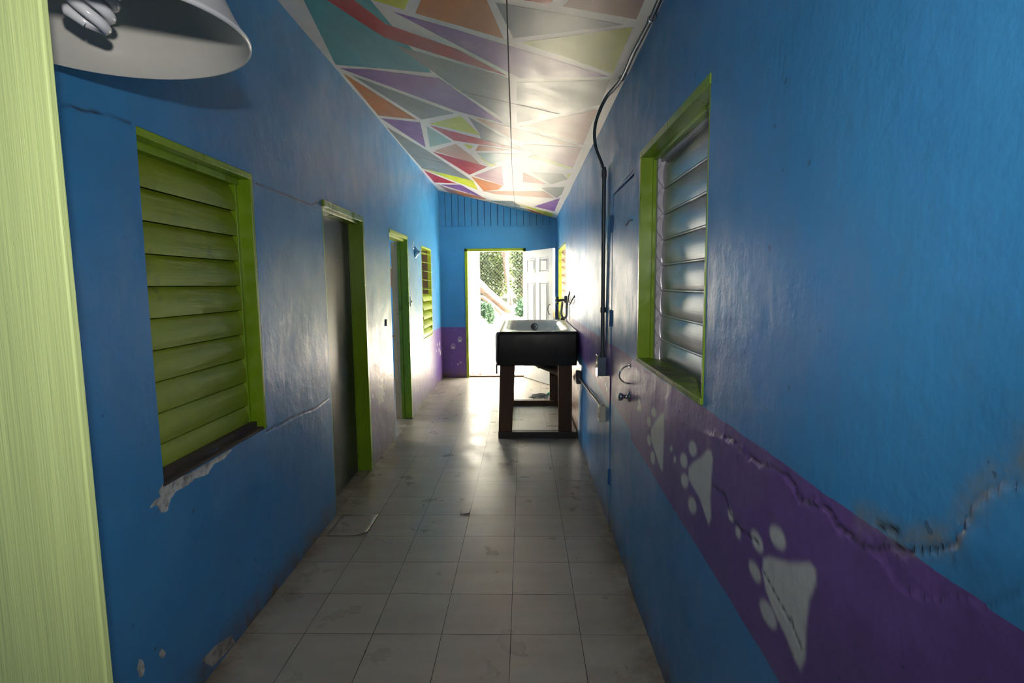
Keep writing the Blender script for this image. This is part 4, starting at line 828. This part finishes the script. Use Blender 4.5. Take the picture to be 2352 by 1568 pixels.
# shrubs
def shrub(name, ctr, rad, n, sz, mat, label, group=None, trunk=True, cut=None):
    e = empty(name, (ctr[0], ctr[1], gz(ctr[0], ctr[1])), label, 'shrub', group)
    u = rng.normal(size=(n, 3)); u /= np.linalg.norm(u, axis=1)[:, None]; r = rng.random(n)**.45
    P = u*r[:, None]*np.array(rad)+np.array(ctr)
    P = P+.12*np.sin(P[:, [1, 2, 0]]*5)
    if cut: P = P[P[:, 2] > cut(P)]
    V = []; Fc = []
    a = rng.normal(size=(len(P), 3)); a /= np.linalg.norm(a, axis=1)[:, None]; b = np.cross(a, rng.normal(size=(len(P), 3))); b /= np.linalg.norm(b, axis=1)[:, None]; nn = np.cross(a, b)
    L = sz*(.6+.8*rng.random(len(P)))[:, None]
    q = [P-a*L, P+b*L*.42+nn*L*.12, P+a*L, P-b*L*.42+nn*L*.12]
    V = np.stack(q, 1).reshape(-1, 3); Fc = np.arange(len(V)).reshape(-1, 4)
    me = bpy.data.meshes.new('leaves'); me.from_pydata(V.tolist(), [], Fc.tolist()); me.materials.append(mat); o = bpy.data.objects.new('leaves', me); C.objects.link(o); abs_parent(o, e)
    if trunk:
        k = MB(); g0 = gz(ctr[0], ctr[1])-.05
        for j in range(5):
            aa = rng.uniform(0, 2*PI); k.tube([(ctr[0], ctr[1], g0), (ctr[0]+math.cos(aa)*rad[0]*.3, ctr[1]+math.sin(aa)*rad[1]*.3, (g0+ctr[2])/2+.2), (ctr[0]+math.cos(aa)*rad[0]*.6, ctr[1]+math.sin(aa)*rad[1]*.6, ctr[2]+rad[2]*.3)], [.035, .025, .012], 7)
        k.build('stems', m_trunk, e)
    return e
G1 = leaf_mat('leaf_yellow_green', (.03, .055, .008, 1), (.12, .155, .045, 1)); G2 = leaf_mat('leaf_blue_green', (.022, .055, .026, 1), (.065, .12, .07, 1)); G3 = leaf_mat('leaf_dark_green', (.012, .030, .008, 1), (.07, .10, .03, 1))
above = lambda P: -.04+np.maximum(0, P[:, 1]-9.15)*.222+np.maximum(0, P[:, 1]-15.5)*.75
shrub('leafy_shrub', (-1.28, 14.1, 2.2), (.38, .45, 1.5), 5200, .048, G3, 'dark green leafy shrub behind the wire fence on the left', cut=above)
shrub('leafy_shrub', (-.62, 14.9, 2.3), (.36, .45, 1.7), 5600, .048, G1, 'yellow-green leafy shrub behind the wire fence in the middle of the doorway', cut=above)
shrub('leafy_shrub', (-.03, 14.0, 2.2), (.30, .40, 1.5), 4800, .048, G3, 'leafy shrub behind the wire fence beside the white door', cut=above)
shrub('leafy_tree', (-.9, 18.6, 4.0), (3.4, 1.4, 3.2), 16000, .10, G1, 'tall pale leafy tree filling the back of the yard', cut=above)
shrub('low_bush', (-.76, 12.12, .86), (.20, .14, .20), 900, .045, G2, 'low blue-green bush in front of the fence between trunk and white post', cut=above, trunk=False)
shrub('low_bush', (-.10, 12.85, 1.05), (.22, .22, .24), 900, .045, G2, 'low green bush at the foot of the white fence post on its right', cut=above, trunk=False)
shrub('grass_clump', (-.84, 11.72, .78), (.08, .08, .24), 700, .05, G2, 'green weed clump at the end of the whitewashed fence', cut=above, trunk=False)
# dry leaves by the threshold
first = None; spots = []
for i in range(34):
    x = rng.uniform(-.90, -.30) if i < 27 else rng.uniform(-.15, .0); y = rng.uniform(8.93, 9.25)
    if first is None:
        k = MB(); k.prism([(-.035, 0, .004), (-.01, .018, .010), (.02, .016, .006), (.04, 0, .012), (.018, -.016, .004), (-.012, -.018, .010)], (0, 0, .002)); o = k.build('dry_leaf', m_leafd); first = o
    else: o = first.copy(); C.objects.link(o)
    for _ in range(60):
        if all((x-a)**2+(y-c_)**2 > .0075 for a, c_ in spots): break
        x = rng.uniform(-.90, -.25) if i < 27 else rng.uniform(-.2, .1); y = rng.uniform(8.93, 9.35)
    spots.append((x, y)); o.location = (x, y, gz(x, y)+.012); o.rotation_euler = (rng.normal()*.25, rng.normal()*.25, rng.uniform(0, 6.28)); sc = rng.uniform(.8, 1.2); o.scale = (sc, sc, sc)
    tag(o, 'curled dry brown leaf on the ground just outside the far threshold', 'leaf', 'dry leaves outside the threshold')
